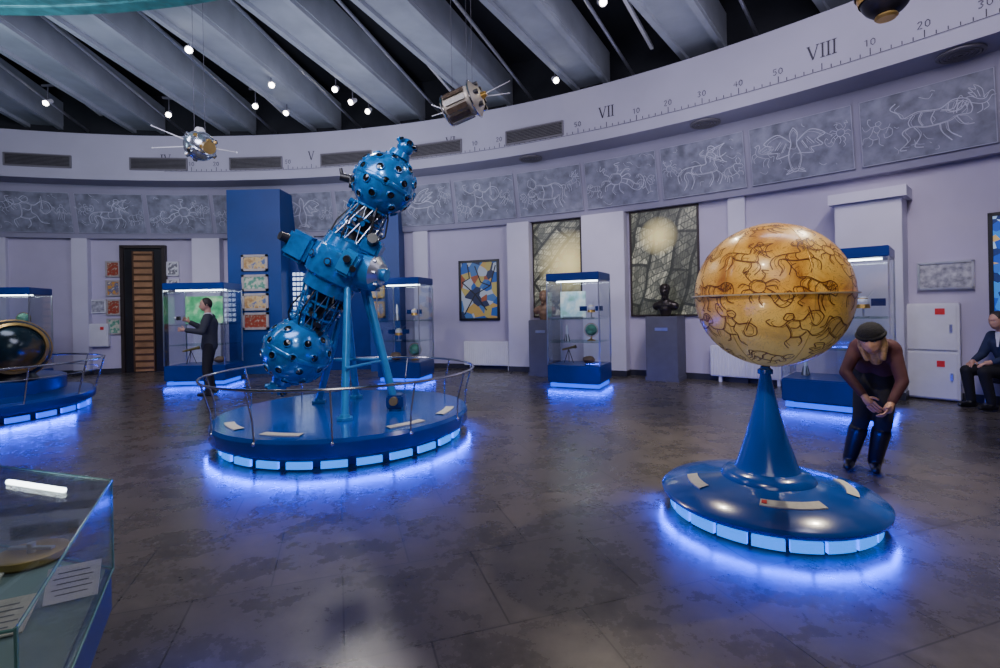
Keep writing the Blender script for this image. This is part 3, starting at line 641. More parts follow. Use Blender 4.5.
for k in range(16):
    a=2*pi*k/16; q=hx.to_track_quat('Z','Y').to_matrix(); w=q@Vector((math.cos(a)*.355,math.sin(a)*.355,.31)); b.sph(cc+w,.014,seg=8)
b.done('hatch_ring',BRASS,T,True)
b=M(); b.lathe([(.33,.30),(.2,.37),(.001,.395)],40,0,cc,hx); b.tube(cc+hx*.38,cc+hx*.42,.1,.09,1,20); b.done('hatch',[CAPM,BRASS],T,True)
b=M(); b.torus(cc,.445,.012,seg=60,axis=hx); b.done('seam_ring',BRASS,T,True)
b=M(); b.lathe([(.30,0),(.26,.06),(.24,.13),(.22,.13),(.26,0)],32); b.done('cradle',BLACK,T,True)
# ---------------------------------------------------------------- display cases
BOUNCE=mat('case_bounce_lining',(.30,.38,.45),.8)  # pale lining added on the case floors to brighten the interiors
def case(loc,rz,w,d,h,label,zb=.42):
    T=thing('display_case',label,'display case',loc,rz,'tall display cases')
    b=M(); b.box((0,0,.26),(w,d,zb-.10),bev=.015); b.box((0,0,.05),(w-.25,d-.25,.12),1); b.done('base',[BLUEC,BLACK],T)
    b=M(); b.box((0,-(d/2-.05),.05),(w-.08,.02,.07)); b.box((-(w/2-.05),0,.05),(.02,d-.12,.07)); b.box(((w/2-.05),0,.05),(.02,d-.12,.07)); b.done('base_light',GLOWB,T)
    b=M(); b.box((0,0,h-.07),(w,d,.14),bev=.01); b.done('top_cover',BLUEC,T)
    b=M(); b.box((0,0,zb-.03),(w-.06,d-.06,.03)); b.done('case_floor',BOUNCE,T)
    for (x,y,sx,sy) in ((0,-d/2+.01,w-.02,.008),(0,d/2-.01,w-.02,.008),(-w/2+.01,0,.008,d-.04),(w/2-.01,0,.008,d-.04)):
        b=M(); b.box((x,y,(zb+.01+h-.14)/2),(sx,sy,h-.14-zb-.02)); b.done('glass_pane',GLASS,T)
    for x in (-1,1):
        for y in (-1,1): b=M(); b.box((x*(w/2-.01),y*(d/2-.01),(zb+h-.14)/2),(.018,.018,h-.14-zb)); b.done('corner_profile',STEEL,T)
    for z in (zb+.42,zb+.85): b=M(); b.box((0,0,z),(w-.08,d-.1,.012)); b.done('shelf',GLASSG,T)
    b=M(); b.box((0,-.1,h-.15),(w-.2,.05,.015)); b.done('lamp_strip',LEDT,T)
    for (x,y,aa,L_) in ((0,-d/2-.01,-pi/2,w),(-w/2-.01,0,pi,d),(w/2+.01,0,0,d)):
        strip(loc[0]+x*math.cos(rz)-y*math.sin(rz),loc[1]+x*math.sin(rz)+y*math.cos(rz),aa+rz,L_,6.5*L_)
    return T
GPR=mat('globe_print',(.12,.32,.2),.4,var=.6,scale=12)
def exhibit(kind,loc,rz,s=1):
    names={'satellite':('satellite_model','small metal satellite model with thin antennas in a glass case','model'),'rocket':('rocket_model','small white rocket model standing in a glass case','model'),
     'globe':('desk_globe','small desk globe on a brass stand in a glass case','globe'),'scope':('brass_telescope','small brass telescope on a tripod in a glass case','telescope'),'stone':('meteorite','rough brown meteorite fragment in a glass case','rock')}
    n,l,c=names[kind]; T=thing(n,l,c,loc,rz)
    if kind=='satellite':
        b=M(); b.sph((0,0,.20*s),.08*s,seg=16); b.tube((0,0,.12*s),(0,0,.26*s),.085*s,.06*s,1,14); b.done('hull',[WHITE,GOLD],T,True)
        for sx in (-1,1): b=M(); b.box((sx*.17*s,0,.2*s),(.16*s,.01,.1*s)); b.done('solar_panel',BLUEM,T)
        for x,y,z in ((.15,.1,.36),(-.15,.1,.36),(.1,-.12,.38)): b=M(); b.tube((0,0,.2*s),(x*s,y*s,z*s),.004*s,.003*s,0,6); b.done('antenna',STEEL,T)
        b=M(); b.tube((0,0,0),(0,0,.13*s),.012*s,.012*s,0,10); b.tube((0,0,0),(0,0,.012*s),.07*s,.07*s,0,20); b.done('stand',STEEL,T)
    elif kind=='rocket':
        b=M(); b.lathe([(.04*s,0),(.045*s,.04*s),(.03*s,.12*s),(.03*s,.3*s),(.018*s,.36*s),(.001,.40*s)],20); b.done('hull',WHITE,T,True)
        for a in (0,pi/2,pi,3*pi/2): b=M(); b.tube((math.cos(a)*.055*s,math.sin(a)*.055*s,0),(math.cos(a)*.035*s,math.sin(a)*.035*s,.17*s),.022*s,.006*s,0,12); b.done('booster',GREYP,T,True)
    elif kind=='globe':
        b=M(); b.sph((0,0,.2*s),.11*s,seg=24); b.done('ball',GPR,T,True)
        b=M(); b.torus((0,0,.2*s),.125*s,.006*s,seg=32,ms=6,axis=(0,1,0)); b.lathe([(.08*s,0),(.08*s,.012*s),(.02*s,.03*s),(.012*s,.08*s)],20); b.done('stand',BRASS,T,True)
    elif kind=='scope':
        b=M(); b.tube((-.14*s,0,.24*s),(.12*s,0,.30*s),.018*s,.028*s,0,14); b.tube((.12*s,0,.30*s),(.16*s,0,.309*s),.033*s,.033*s,0,14); b.done('barrel',BRASS,T,True)
        for a in (0,2.1,4.2): b=M(); b.tube((0,0,.26*s),(math.cos(a)*.1*s,math.sin(a)*.1*s,0),.007*s,.007*s,0,8); b.done('tripod_leg',DK,T,True)
    else:
        b=M(); b.sph((0,0,.06*s),.08*s,seg=12,scale=(1.2,.9,.75))
        for v in b.bm.verts: v.co+=Vector((random.uniform(-.01,.01),random.uniform(-.01,.01),random.uniform(-.005,.005)))*s
        b.done('rock_body',CLAY,T,True)
    return T
SCR=rampmat('green_map_print','noise',5,[(.3,(.02,.22,.08)),(.5,(.10,.42,.18)),(.65,(.4,.6,.35))],const=False,emit=.45)
SCR2=rampmat('bright_map_print','noise',4,[(.3,(.1,.35,.2)),(.45,(.35,.55,.6)),(.6,(.7,.75,.7))],const=False,emit=.5)
def board(loc,rz,w,h,m,label):
    T=thing('display_board',label,'display board',loc,rz)
    b=M(); b.box((0,0,h/2),(w,.02,h)); b.done('print',m,T)
    b=M(); b.box((0,.03,.01),(w*.8,.10,.015)); b.box((0,.015,h/2),(w*.9,.012,h*.9)); b.done('support',STEEL,T)
def loc_in(c,rz,x,y,z): return (c[0]+x*math.cos(rz)-y*math.sin(rz),c[1]+x*math.sin(rz)+y*math.cos(rz),z)
def stock(c,rz,items,zb=.42):
    for k,x,y,lv,s in items:
        z={0:zb+.01,1:zb+.427,2:zb+.857}[lv]
        exhibit(k,loc_in(c,rz,x,y,z),rz+random.uniform(-.5,.5),s)
c1=(1.50,9.5,0); r1=rza(26); case(c1,r1,1.0,.85,2.12,'tall glass case with blue base holding a bright map print'); stock(c1,r1,[('scope',-.22,0,0,1),('stone',.2,-.1,0,1.2),('globe',.2,.1,1,1),('rocket',-.2,-.15,1,.8),('satellite',.25,-.05,2,.9)]); board(loc_in(c1,r1,-.15,.1,1.29),r1,.5,.5,SCR2,'small bright map print standing on a case shelf')
c2=(-2.02,10.7,0); r2=rza(14); case(c2,r2,.95,.8,2.17,'tall glass case with blue base holding satellite models'); stock(c2,r2,[('stone',-.2,-.1,0,1.5),('globe',.2,0,0,1.1),('satellite',-.17,0,1,.95),('satellite',.2,.0,2,.9),('rocket',-.25,.1,2,.9)])
c3=(-6.45,10.9,0); r3=rza(-3); case(c3,r3,1.25,.85,2.16,'wide glass case with blue base and a green lit print'); stock(c3,r3,[('stone',.3,0,0,1.2),('scope',-.3,0,0,1.1),('rocket',.45,0,2,.8)]); board(loc_in(c3,r3,-.1,.2,1.29),r3,.8,.6,SCR,'green lit landscape print standing inside a case')
c4=(4.75,7.05,0); r4=rza(42); case(c4,r4,1.25,.85,2.2,'wide glass case with blue base near the golden globe'); stock(c4,r4,[('rocket',-.4,0,0,.8),('globe',.3,0,0,1.1),('scope',-.3,0,1,1.0),('stone',.3,-.1,1,1.2),('satellite',.3,0,2,1.0)])
c5=(-10.0,10.1,0); r5=rza(-18); case(c5,r5,1.2,.85,2.1,'tall glass case with blue base beside the capsule platform'); stock(c5,r5,[('globe',.3,0,2,1),('rocket',.1,0,1,.8)])
# low vitrine
VP=[(-1.56,1.99),(-1.03,1.05),(-2.4,.55),(-2.95,2.45)]
T=thing('desk_display_case','low glass-topped display case with blue body and lit floor','display case',(-1.9,1.6,0))
vl=[(x+1.9,y-1.6) for x,y in VP]
def inset(pts,k):
    cx=sum(p[0] for p in pts)/4; cy=sum(p[1] for p in pts)/4; return [(cx+(x-cx)*k,cy+(y-cy)*k) for x,y in pts]
b=M(); b.prism(inset(vl,.99),.34,.49); b.done('body',BLUEM,T)
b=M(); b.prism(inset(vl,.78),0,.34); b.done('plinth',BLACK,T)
b=M(); b.prism(inset(vl,.86),.30,.335); b.done('under_light',GLOWB,T)
b=M(); b.prism(inset(vl,.96),.49,.50); b.done('case_floor',mat('case_felt',(.16,.24,.26),.8),T)
for i in range(4):
    p,q=Vector(vl[i]),Vector(vl[(i+1)%4]); b=M(); d=(q-p); mid=(p+q)/2
    b.box((mid.x,mid.y,.665),(d.length-.012,.008,.345),rz=math.atan2(d.y,d.x)); b.done('glass_pane',GLASS,T)
b=M(); b.prism(inset(vl,1.0),.84,.85); b.done('glass_top',GLASS,T)
EDG=mat('glass_edge_green',(.12,.28,.28),.2)
for i in range(4):
    p,q=vl[i],vl[(i+1)%4]; b=M()
    b.tube((*p,.845),(*q,.845),.004,.004,0,6); b.tube((*p,.49),(*p,.85),.004,.004,0,6); b.tube((*p,.495),(*q,.495),.004,.004,0,6)
    b.done('glass_edge',EDG,T)
b=M(); b.tube((-.14,.46,.825),(.19,.345,.825),.010,.010,0,10); b.done('lamp_tube',LEDT,T)
def paper(loc,rz,w,h,m,label,name='caption_card',tilt=.25):
    T=thing(name,label,'card',loc,rz); R=Matrix.Translation((0,-h/2,.004))@Matrix.Rotation(tilt,4,'X')
    b=M(); b.box((0,h/2,0),(w,h,.006),mtx=R); b.done('card',m,T)
    b=M()
    for k in range(5): b.box((0,h*(.8-.15*k),.0035),(w*(.75 if k%2 else .6),h*.03,.001),mtx=R)
    b.done('print_lines',GREYP,T)
    if tilt>.4: b=M(); b.box((0,h/2*math.cos(tilt)-h/2+.012,h*math.sin(tilt)*.25),(w*.5,.01,h*math.sin(tilt)*.5)); b.done('support',STEEL,T)
    return T
paper((-1.55,1.80,.505),.5,.15,.12,WHITE,'small white caption card propped inside the glass case',tilt=.9)
paper((-1.66,1.60,.505),.45,.22,.16,PAPER,'open yellowed document inside the glass case','document',.3)
paper((-1.98,1.78,.505),.5,.24,.17,PAPER,'yellowed document lying inside the glass case','document',.1)
T=thing('round_instrument','round brass astronomical instrument inside the glass case','instrument',(-1.95,2.06,.502))
b=M(); b.lathe([(.001,.0),(.11,.0),(.12,.01),(.12,.035),(.10,.04),(.001,.03)],32); b.done('dial',BRASS,T,True); b=M(); b.box((0,0,.05),(.18,.02,.01)); b.tube((0,0,.03),(0,0,.07),.015,.015,0,10); b.done('pointer',STEEL,T)
# ---------------------------------------------------------------- body helpers & people
def skin(vs,es,rs,root=0,sub=2):
    me=bpy.data.meshes.new('t'); me.from_pydata([tuple(v) for v in vs],es,[]); o=bpy.data.objects.new('t',me); COL.objects.link(o)
    m=o.modifiers.new('s','SKIN'); m.use_smooth_shade=True; m.branch_smoothing=.6
    for i,r in enumerate(rs):
        d=me.skin_vertices[0].data[i]; d.radius=(r,r); d.use_root=(i==root)
    s=o.modifiers.new('u','SUBSURF'); s.levels=sub; s.render_levels=sub
    bpy.context.view_layer.update(); dg=bpy.context.evaluated_depsgraph_get()
    r=bpy.data.meshes.new_from_object(o.evaluated_get(dg)); bpy.data.objects.remove(o); return r
def blob(segs,vox=.012,sm=5,zmin=None):
    """one continuous surface grown from tapered capsules (p0,r0,p1,r1)"""
    b=M()
    for p0,r0,p1,r1 in segs:
        p0=Vector(p0); p1=Vector(p1); b.sph(p0,r0,seg=18); b.sph(p1,r1,seg=18)
        if (p1-p0).length>1e-4: b.tube(p0,p1,r0,r1,seg=18)
    me=bpy.data.meshes.new('t'); b.bm.to_mesh(me); b.bm.free(); o=bpy.data.objects.new('t',me); COL.objects.link(o)
    m=o.modifiers.new('r','REMESH'); m.mode='VOXEL'; m.voxel_size=vox; m.use_smooth_shade=True
    s=o.modifiers.new('s','SMOOTH'); s.factor=.5; s.iterations=sm
    bpy.context.view_layer.update(); dg=bpy.context.evaluated_depsgraph_get()
    r=bpy.data.meshes.new_from_object(o.evaluated_get(dg)); bpy.data.objects.remove(o)
    if zmin is not None:
        for v in r.vertices: v.co.z=max(v.co.z,zmin)
    return r
def head_mesh(c,fwd,up,s=1):
    b=bmesh.new(); bmesh.ops.create_uvsphere(b,u_segments=32,v_segments=24,radius=1)
    f=fwd.normalized(); u=(up-f*up.dot(f)).normalized(); r=f.cross(u)
    for v in b.verts:
        x,y,z=v.co
        X=x*.076; Y=y*.095; Z=z*.120
        if z<0: X*=1-.30*(-z)**1.3; Y*=1-.08*(-z)
        if y>.5 and z<-.35: Y+=.012
        if y>.8 and abs(x)<.24 and -.38<z<.12: Y+=.024*(1-abs(x)/.24)*(1-abs(z+.2)/.35)
        if y>.7 and .1<abs(x)<.58 and 0<z<.28: Y-=.008
        if y>.6 and z>.28 and abs(x)<.7 and z<.45: Y+=.004
        v.co=c+(r*X+f*Y+u*Z)*s
    me=bpy.data.meshes.new('h'); b.to_mesh(me); b.free()
    return me,r,f,u
def hand(b,w,d,palm,side,s=1,curl=.5):
    d=d.normalized(); palm=(palm-d*palm.dot(d)).normalized(); sd=d.cross(palm).normalized()*side
    b.add(skin([w-d*.02,w+d*.035*s,w+d*.085*s],[(0,1),(1,2)],[.026*s,(.034*s),(.034*s)],0,2),0)
    for i,(o,l) in enumerate(((.030,.068),(.010,.078),(-.010,.072),(-.029,.056))):
        p=w+d*.085*s+sd*o*s; c=curl*(1+.1*i); q=p+(d*math.cos(c*.5)+palm*math.sin(c*.5))*l*.45*s; t=q+(d*math.cos(c*1.3)+palm*math.sin(c*1.3))*l*.33*s; e=t+(d*math.cos(c*1.9)+palm*math.sin(c*1.9))*l*.25*s
        b.add(skin([p-d*.02*s,p,q,t,e],[(0,1),(1,2),(2,3),(3,4)],[.010*s,.010*s,.009*s,.0085*s,.007*s],0,1),0)
    p=w+d*.03*s+sd*.028*s; q=p+(d*.6+sd*.8).normalized()*.034*s; e=q+(d*.8+sd*.2+palm*.5).normalized()*.032*s
    b.add(skin([w+d*.02*s,p,q,e],[(0,1),(1,2),(2,3)],[.014*s,.012*s,.011*s,.008*s],0,1),0)
def human(name,label,loc,rz,J,top,trs,shoe,hairm,hair='short',collar=None,boots=False,bulk=1,arm=1,leg=1):
    V={k:Vector(v) for k,v in J.items() if not isinstance(v,(int,float))}
    T=thing(name,label,'person',loc,rz)
    ss=(V['shL']-V['shR']).normalized(); hs=(V['hipL']-V['hipR']).normalized()
    pe,sp,ch,nk,H=V['pelvis'],V['spine'],V['chest'],V['neck'],V['head']
    def torso(k,low):
        S=[]
        for o in (-1,1):
            a=pe-(sp-pe)*low+hs*o*.055; c_=sp+ss*o*.05; d_=ch+ss*o*.075
            S+=[(a,.112*k,c_,.100*k),(c_,.100*k,d_,.115*k),(d_,.11*k,ch.lerp(nk,.55)+ss*o*.05,.072*k)]
        return S
    b=M(); me,r,f,u=head_mesh(H,V['fwd'],V['up'],1.03); b.add(me,0)
    S=torso(.82,0)+[(ch.lerp(nk,.5),.07,nk,.056),(nk,.056,H-u*.04-f*.02,.054)]
    for q in 'LR':
        S+=[(ch.lerp(nk,.5),.06,V['sh'+q],.055),(V['sh'+q],.055,V['el'+q],.041),(V['el'+q],.041,V['wr'+q],.028),(V['hip'+q],.085,V['kn'+q],.056),(V['kn'+q],.056,V['an'+q],.038)]
    b.add(blob(S,.011,3),0)
    for sfx,sd in (('L',1),('R',-1)):
        hand(b,V['wr'+sfx],V['wr'+sfx]-V['el'+sfx],V['pm'+sfx],sd,1.05,J.get('curl',.7))
    for sx in (-1,1):
        b.sph(H+r*.030*sx+f*.0735+u*.014,.0095,1,12); b.sph(H+r*.030*sx+f*.0800+u*.013,.0048,2,8)
        b.tube(H+r*.016*sx+f*.089+u*.036,H+r*.044*sx+f*.080+u*.037,.0035,.0025,2,6)
        b.sph(H+r*.078*sx-u*.005-f*.005,.020,0,12,(.45,.75,1.3))
    b.tube(H+r*.020+f*.086-u*.064,H-r*.020+f*.086-u*.064,.006,.006,3,8)
    b.done('body',[SKIN,EYEW,BLACK,LIPS],T,True,angle=180)
    S=torso(1.07*bulk,.45)
    for q in 'LR':
        S+=[(ch.lerp(nk,.55),.080*min(1,bulk+.05),V['sh'+q],.074*arm),(V['sh'+q],.074*arm,V['el'+q],.056*arm),(V['el'+q],.056*arm,V['wr'+q].lerp(V['el'+q],.10),.042*arm)]
    b=M(); b.add(blob(S,.012,5)); b.done('jacket',top,T,True,angle=180)
    if collar:
        b=M(); b.tube(ch.lerp(nk,.72),nk+(nk-ch)*.06,.075,.062,0,20); fr=f-(nk-ch).normalized()*f.dot((nk-ch).normalized()); fr.normalize()
        b.quad([nk+fr*.066+r*.035,nk+fr*.066-r*.035,ch+fr*.133*bulk-r*.012,ch+fr*.133*bulk+r*.012]); b.done('shirt_collar',collar,T,True)
    S=[(pe+hs*.06,.112,pe-hs*.06,.112)]
    for q in 'LR': S+=[(pe.lerp(V['hip'+q],.5),.115,V['hip'+q],.102*leg),(V['hip'+q],.102*leg,V['kn'+q],.070*leg),(V['kn'+q],.070*leg,V['an'+q].lerp(V['kn'+q],.06),.052*leg)]
    b=M(); b.add(blob(S,.012,4)); b.done('trousers',trs,T,True,angle=180)
    for sfx in 'LR':
        a,t=V['an'+sfx],V['to'+sfx]; d=(t-a); d.z=0; d=d.normalized(); g=Vector((a.x,a.y,.048))
        up_=(V['kn'+sfx]-a).normalized()
        S=[(g-d*.04,.040,g+d*.06,.042),(g+d*.06,.042,g+d*.155,.032),(a,.048,g+d*.03,.044)]
        if boots: S+=[(a,.055,a+up_*.28,.074)]
        else: S+=[(a,.046,a+up_*.03,.046)]
        b=M(); b.add(blob(S,.008,2,zmin=.003)); b.done('boot' if boots else 'shoe',shoe,T,True,angle=180)
    b=M(); rot=Matrix((r,f,u)).transposed().to_4x4()
    b.sph(H-f*.016+u*.024,1,0,32,(.087,.095,.112),rot)
    dele=[v for v in b.bm.verts if (v.co-H).dot(f)>.050 and (v.co-H).dot(u)<.066 or ((v.co-H).dot(u)<-.02 and hair=='short' and (v.co-H).dot(f)>-.03) or ((v.co-H).dot(u)<-.06 and hair=='short')]
    bmesh.ops.delete(b.bm,geom=dele,context='VERTS')
    if hair=='long':
        S=[(H-f*.05,.070,H-f*.055-u*.1,.070),(H-f*.055-u*.1,.070,H-f*.02-u*.2,.045)]
        for sx in (-1,1): S+=[(H+r*.06*sx-f*.02+u*.03,.034,H+r*.072*sx-u*.06,.032),(H+r*.072*sx-u*.06,.032,H+r*.055*sx-u*.17+f*.015,.022)]
        b.add(blob(S,.009,3))
    b.done('hair',hairm,T,True,angle=180)
    if J.get('hat'):
        b=M(); b.sph(H-f*.012+u*.055,1,0,28,(.096,.108,.088),rot); b.torus(H-f*.008+u*.048,.092,.017,0,36,10,u); b.done('knit_hat',KNIT,T,True)
    return T
SUIT=mat('dark_grey_cloth',(.034,.038,.05),.85,scale=40,bump=.2); DARKT=mat('black_trousers',(.010,.010,.013),.85,scale=40); MAROON=mat('maroon_jacket',(.075,.022,.026),.75,scale=20,bump=.3)
SHOE=mat('black_leather',(.008,.008,.01),.3); HAIRB=mat('dark_hair',(.02,.013,.01),.6,var=.4,scale=40); HAIRL=mat('light_brown_hair',(.45,.28,.14),.6,var=.4,scale=40); NAVY=mat('navy_cloth',(.02,.03,.08),.85)
F=dict
human('person','standing person in dark grey jacket holding up a small camera',(-5.40,9.2,0),.35,
 F(pelvis=(.04,0,.98),spine=(.05,0,1.14),chest=(.04,0,1.33),neck=(.02,0,1.51),head=(-.01,0,1.665),fwd=(-1,-.35,-.1),up=(0,0,1),
   shL=(.04,.18,1.43),elL=(-.08,.25,1.20),wrL=(-.31,.16,1.36),pmL=(0,-1,0),shR=(.04,-.18,1.43),elR=(-.02,-.32,1.18),wrR=(-.28,-.30,1.22),pmR=(0,1,-.2),
   hipL=(.04,.09,.92),knL=(-.02,.13,.50),anL=(.06,.17,.09),toL=(-.08,.18,.05),hipR=(.04,-.09,.92),knR=(.0,-.13,.50),anR=(.04,-.17,.09),toR=(-.1,-.18,.05),curl=.9),
 SUIT,DARKT,SHOE,HAIRB,'short',collar=WHITE,bulk=1.08,arm=1.05,leg=1.0)
T=thing('handheld_camera','small black compact camera held by the standing person','camera',loc_in((-5.40,9.2),.35,-.46,.06,1.43),.35)
b=M(); b.box((0,0,0),(.05,.12,.07),bev=.006); b.done('body',BLACK,T); b=M(); b.tube((-.02,0,0),(-.06,0,0),.026,.024,0,16); b.done('lens',STEEL,T,True)
human('person','person in maroon jacket and black knit hat bending forward to read',(3.12,4.38,0),0,
 F(pelvis=(.22,.12,.84),spine=(.19,.03,.97),chest=(.10,-.09,1.08),neck=(.01,-.20,1.14),head=(-.08,-.28,1.18),fwd=(-.62,-.62,-.40),up=(-.35,-.25,.88),
   shL=(.00,.00,1.10),elL=(-.13,-.03,.88),wrL=(-.10,-.22,.70),pmL=(.6,.4,0),shR=(.17,-.19,1.06),elR=(.16,-.29,.83),wrR=(.03,-.33,.66),pmR=(-.6,.3,0),
   hipL=(.16,.12,.80),knL=(.04,.02,.47),anL=(.0,.12,.09),toL=(-.09,.02,.05),hipR=(.27,.05,.80),knR=(.16,-.08,.46),anR=(.15,.02,.09),toR=(.08,-.08,.05),curl=.6,hat=1),
 MAROON,DARKT,SHOE,HAIRL,'long',boots=True,bulk=.88,arm=.82,leg=.95)
human('person','seated person in dark trousers and navy top beside the wall',(6.75,6.75,0),0,
 F(pelvis=(.12,0,.52),spine=(.12,0,.68),chest=(.07,0,.88),neck=(.02,0,1.05),head=(-.04,0,1.19),fwd=(-1,-.1,-.25),up=(0,0,1),
   shL=(.06,.17,.98),elL=(-.03,.23,.72),wrL=(-.24,.14,.64),pmL=(0,0,-1),shR=(.06,-.17,.98),elR=(-.03,-.23,.72),wrR=(-.24,-.12,.65),pmR=(0,0,-1),
   hipL=(.08,.09,.52),knL=(-.36,.12,.52),anL=(-.30,.12,.09),toL=(-.42,.12,.05),hipR=(.08,-.09,.52),knR=(-.36,-.13,.52),anR=(-.26,-.13,.09),toR=(-.38,-.13,.05),curl=.4),
 NAVY,DARKT,SHOE,HAIRB,'short',collar=WHITE)
T=thing('stool','dark stool with padded seat under the seated person','stool',(6.88,6.75,0))
b=M(); b.box((0,0,.37),(.40,.40,.06),bev=.02); b.done('seat',BLACK,T)
for sx in (-1,1):
    for sy in (-1,1): b=M(); b.tube((sx*.16,sy*.16,.35),(sx*.18,sy*.18,0),.015,.015,0,10); b.done('leg',STEEL,T,True)
def bust(loc,rz,m,pm,ptop,w,label,plabel):
    T=thing('pedestal',plabel,'pedestal',(loc[0],loc[1],0),rz)
    b=M(); b.box((0,0,ptop/2),(w,w,ptop),bev=.01); b.box((0,0,.04),(w+.03,w+.03,.08)); b.done('block',pm,T)
    b=M(); b.box((0,-w/2-.004,ptop-.25),(w*.4,.008,.06)); b.done('name_plate',STEEL,T)
    T=thing('portrait_bust',label,'bust',(loc[0],loc[1],ptop),rz)
    b=M(); me,r,f,u=head_mesh(Vector((0,-.02,.50)),Vector((0,-1,0)),Vector((0,0,1)),1.25); b.add(me)
    b.add(blob([((0,.02,.05),.11,(0,.02,.14),.13),((-.08,.02,.22),.11,(.08,.02,.22),.11),((0,.02,.22),.12,(0,0,.34),.075),((0,0,.34),.072,(0,-.01,.46),.07),((-.18,.03,.20),.085,(0,.02,.27),.10),((.18,.03,.20),.085,(0,.02,.27),.10),((0,-.08,.42),.045,(0,-.10,.36),.03)],.012,4,zmin=0))
    b.sph((0,.0,.56),1,0,24,(.105,.125,.10))
    b.done('figure',m,T,True,angle=180)
bust((3.32,10.05),rza(34),BRONZE,GREYP,1.27,.62,'dark bronze portrait bust of a bearded man','square grey pedestal carrying a dark bust')
bust((.98,11.1),rza(25),CLAY,GREYP,1.22,.55,'brown bronze portrait bust','square grey pedestal carrying a brown bust')
# ---------------------------------------------------------------- hanging spacecraft
def wires(T,pts,top):
    for p in pts: b=M(); b.tube(p,(p[0],p[1],top),.003,.003,0,6); b.done('suspension_wire',GREYP,T)
T=thing('hanging_satellite','silver spherical satellite model with long antennas hanging on wires','satellite model',(-4.45,7.5,4.02))
SSIL=mat('satellite_silver',(.55,.6,.68),.2,.85,var=.3,scale=12)
b=M(); b.sph((0,0,0),.22,seg=40); b.lathe([(.225,-.02),(.24,0),(.225,.02)],40,axis=(.6,-.2,.7))
for k in range(14):
    d=Vector((math.cos(k*1.7),math.sin(k*1.7)-.4,math.sin(k*2.3))).normalized(); b.tube(d*.20,d*.25,.04,.03,1+k%2,12)
b.done('hull',[SSIL,BRASS,BLACK],T,True)
for p in ((-.72,0,.32),(-.78,.1,.02),(.60,-.1,-.14),(-.3,.2,.12)):
    b=M(); b.tube(Vector(p).normalized()*.2,p,.009,.006,0,8); b.sph(p,.014,seg=8); b.done('antenna',WHITE,T,True)
b=M(); b.tube((0,0,.19),(0,0,.27),.09,.05,0,16); b.done('instrument_head',WHITE,T,True)
b=M(); b.tube((.15,-.12,-.05),(.26,-.2,-.1),.07,.09,0,16); b.done('instrument_horn',BRASS,T,True)
wires(T,[(-.08,0,.2),(.08,0,.2)],3.15)
T=thing('hanging_probe','cylindrical space probe model with solar cells hanging on wires','space probe model',(-.40,6.0,3.95))
ax=Vector((.92,-.28,.28)).normalized()
b=M(); b.lathe([(.001,-.24),(.12,-.24),(.17,-.20),(.17,.12),(.21,.15),(.21,.17),(.13,.24),(.001,.26)],28,0,(0,0,0),ax); b.done('hull',mat('probe_white',(.55,.5,.4),.4,.3,var=.2),T,True)
q=ax.to_track_quat('Z','Y').to_matrix().to_4x4(); CELL=mat('cell_brown',(.10,.07,.045),.3,var=.5,scale=30)
for k in range(12):
    a=k*pi/6; b=M(); b.box((0,0,0),(.01,.06,.26),mtx=q@Matrix.Rotation(a,4,'Z')@Matrix.Translation((.182,0,-.04))); b.done('solar_cell',CELL if k%3 else PAPER,T)
b=M(); b.torus(ax*.16,.215,.012,seg=36,axis=ax); b.torus(ax*-.20,.18,.012,seg=36,axis=ax)
b.tube(ax*.24,ax*.31,.05,.035,1,16); b.sph(ax*.3,.03,1,12)
for k in range(6):
    w=(q.to_3x3()@Vector((math.cos(k*1.05),math.sin(k*1.05),0))); b.tube(ax*.18+w*.14,ax*.26+w*.14,.035,.03,2,10)
b.done('end_ring',[CHROME,GOLD,BLACK],T,True)
for s_,l in ((1,.62),(-1,.42)):
    for e in (.12,-.02):
        b=M(); p0=ax*.2*s_; p1=ax*s_*l+Vector((0,0,e-(.1 if s_>0 else -.05))); b.tube(p0,p1,.008,.006,0,6); b.done('antenna',WHITE,T,True)
wires(T,[(-.12,0,.15),(.06,0,.2),(.12,.02,.2)],3.25)
T=thing('hanging_sphere_probe','dark spherical probe with white cap and gold band hanging','space probe model',(3.92,5.0,4.55))
b=M(); b.sph((0,0,0),.22,seg=40); b.done('hull',mat('probe_dark',(.02,.018,.025),.35,.5,var=.3),T,True,angle=180)
b=M(); b.lathe([(.228,-.05),(.243,.0),(.243,.02),(.232,.04)],40); b.done('gold_band',GOLD,T,True)
b=M(); b.lathe([(.26,.03),(.26,.08),(.20,.18),(.1,.26),(.001,.28)],40); b.done('cap',WHITE,T,True)
b=M(); b.lathe([(.09,-.20),(.10,-.22),(.08,-.24),(.001,-.24)],24); b.done('port',BRASS,T,True)
wires(T,[(-.1,0,.25),(.1,0,.25)],2.63)
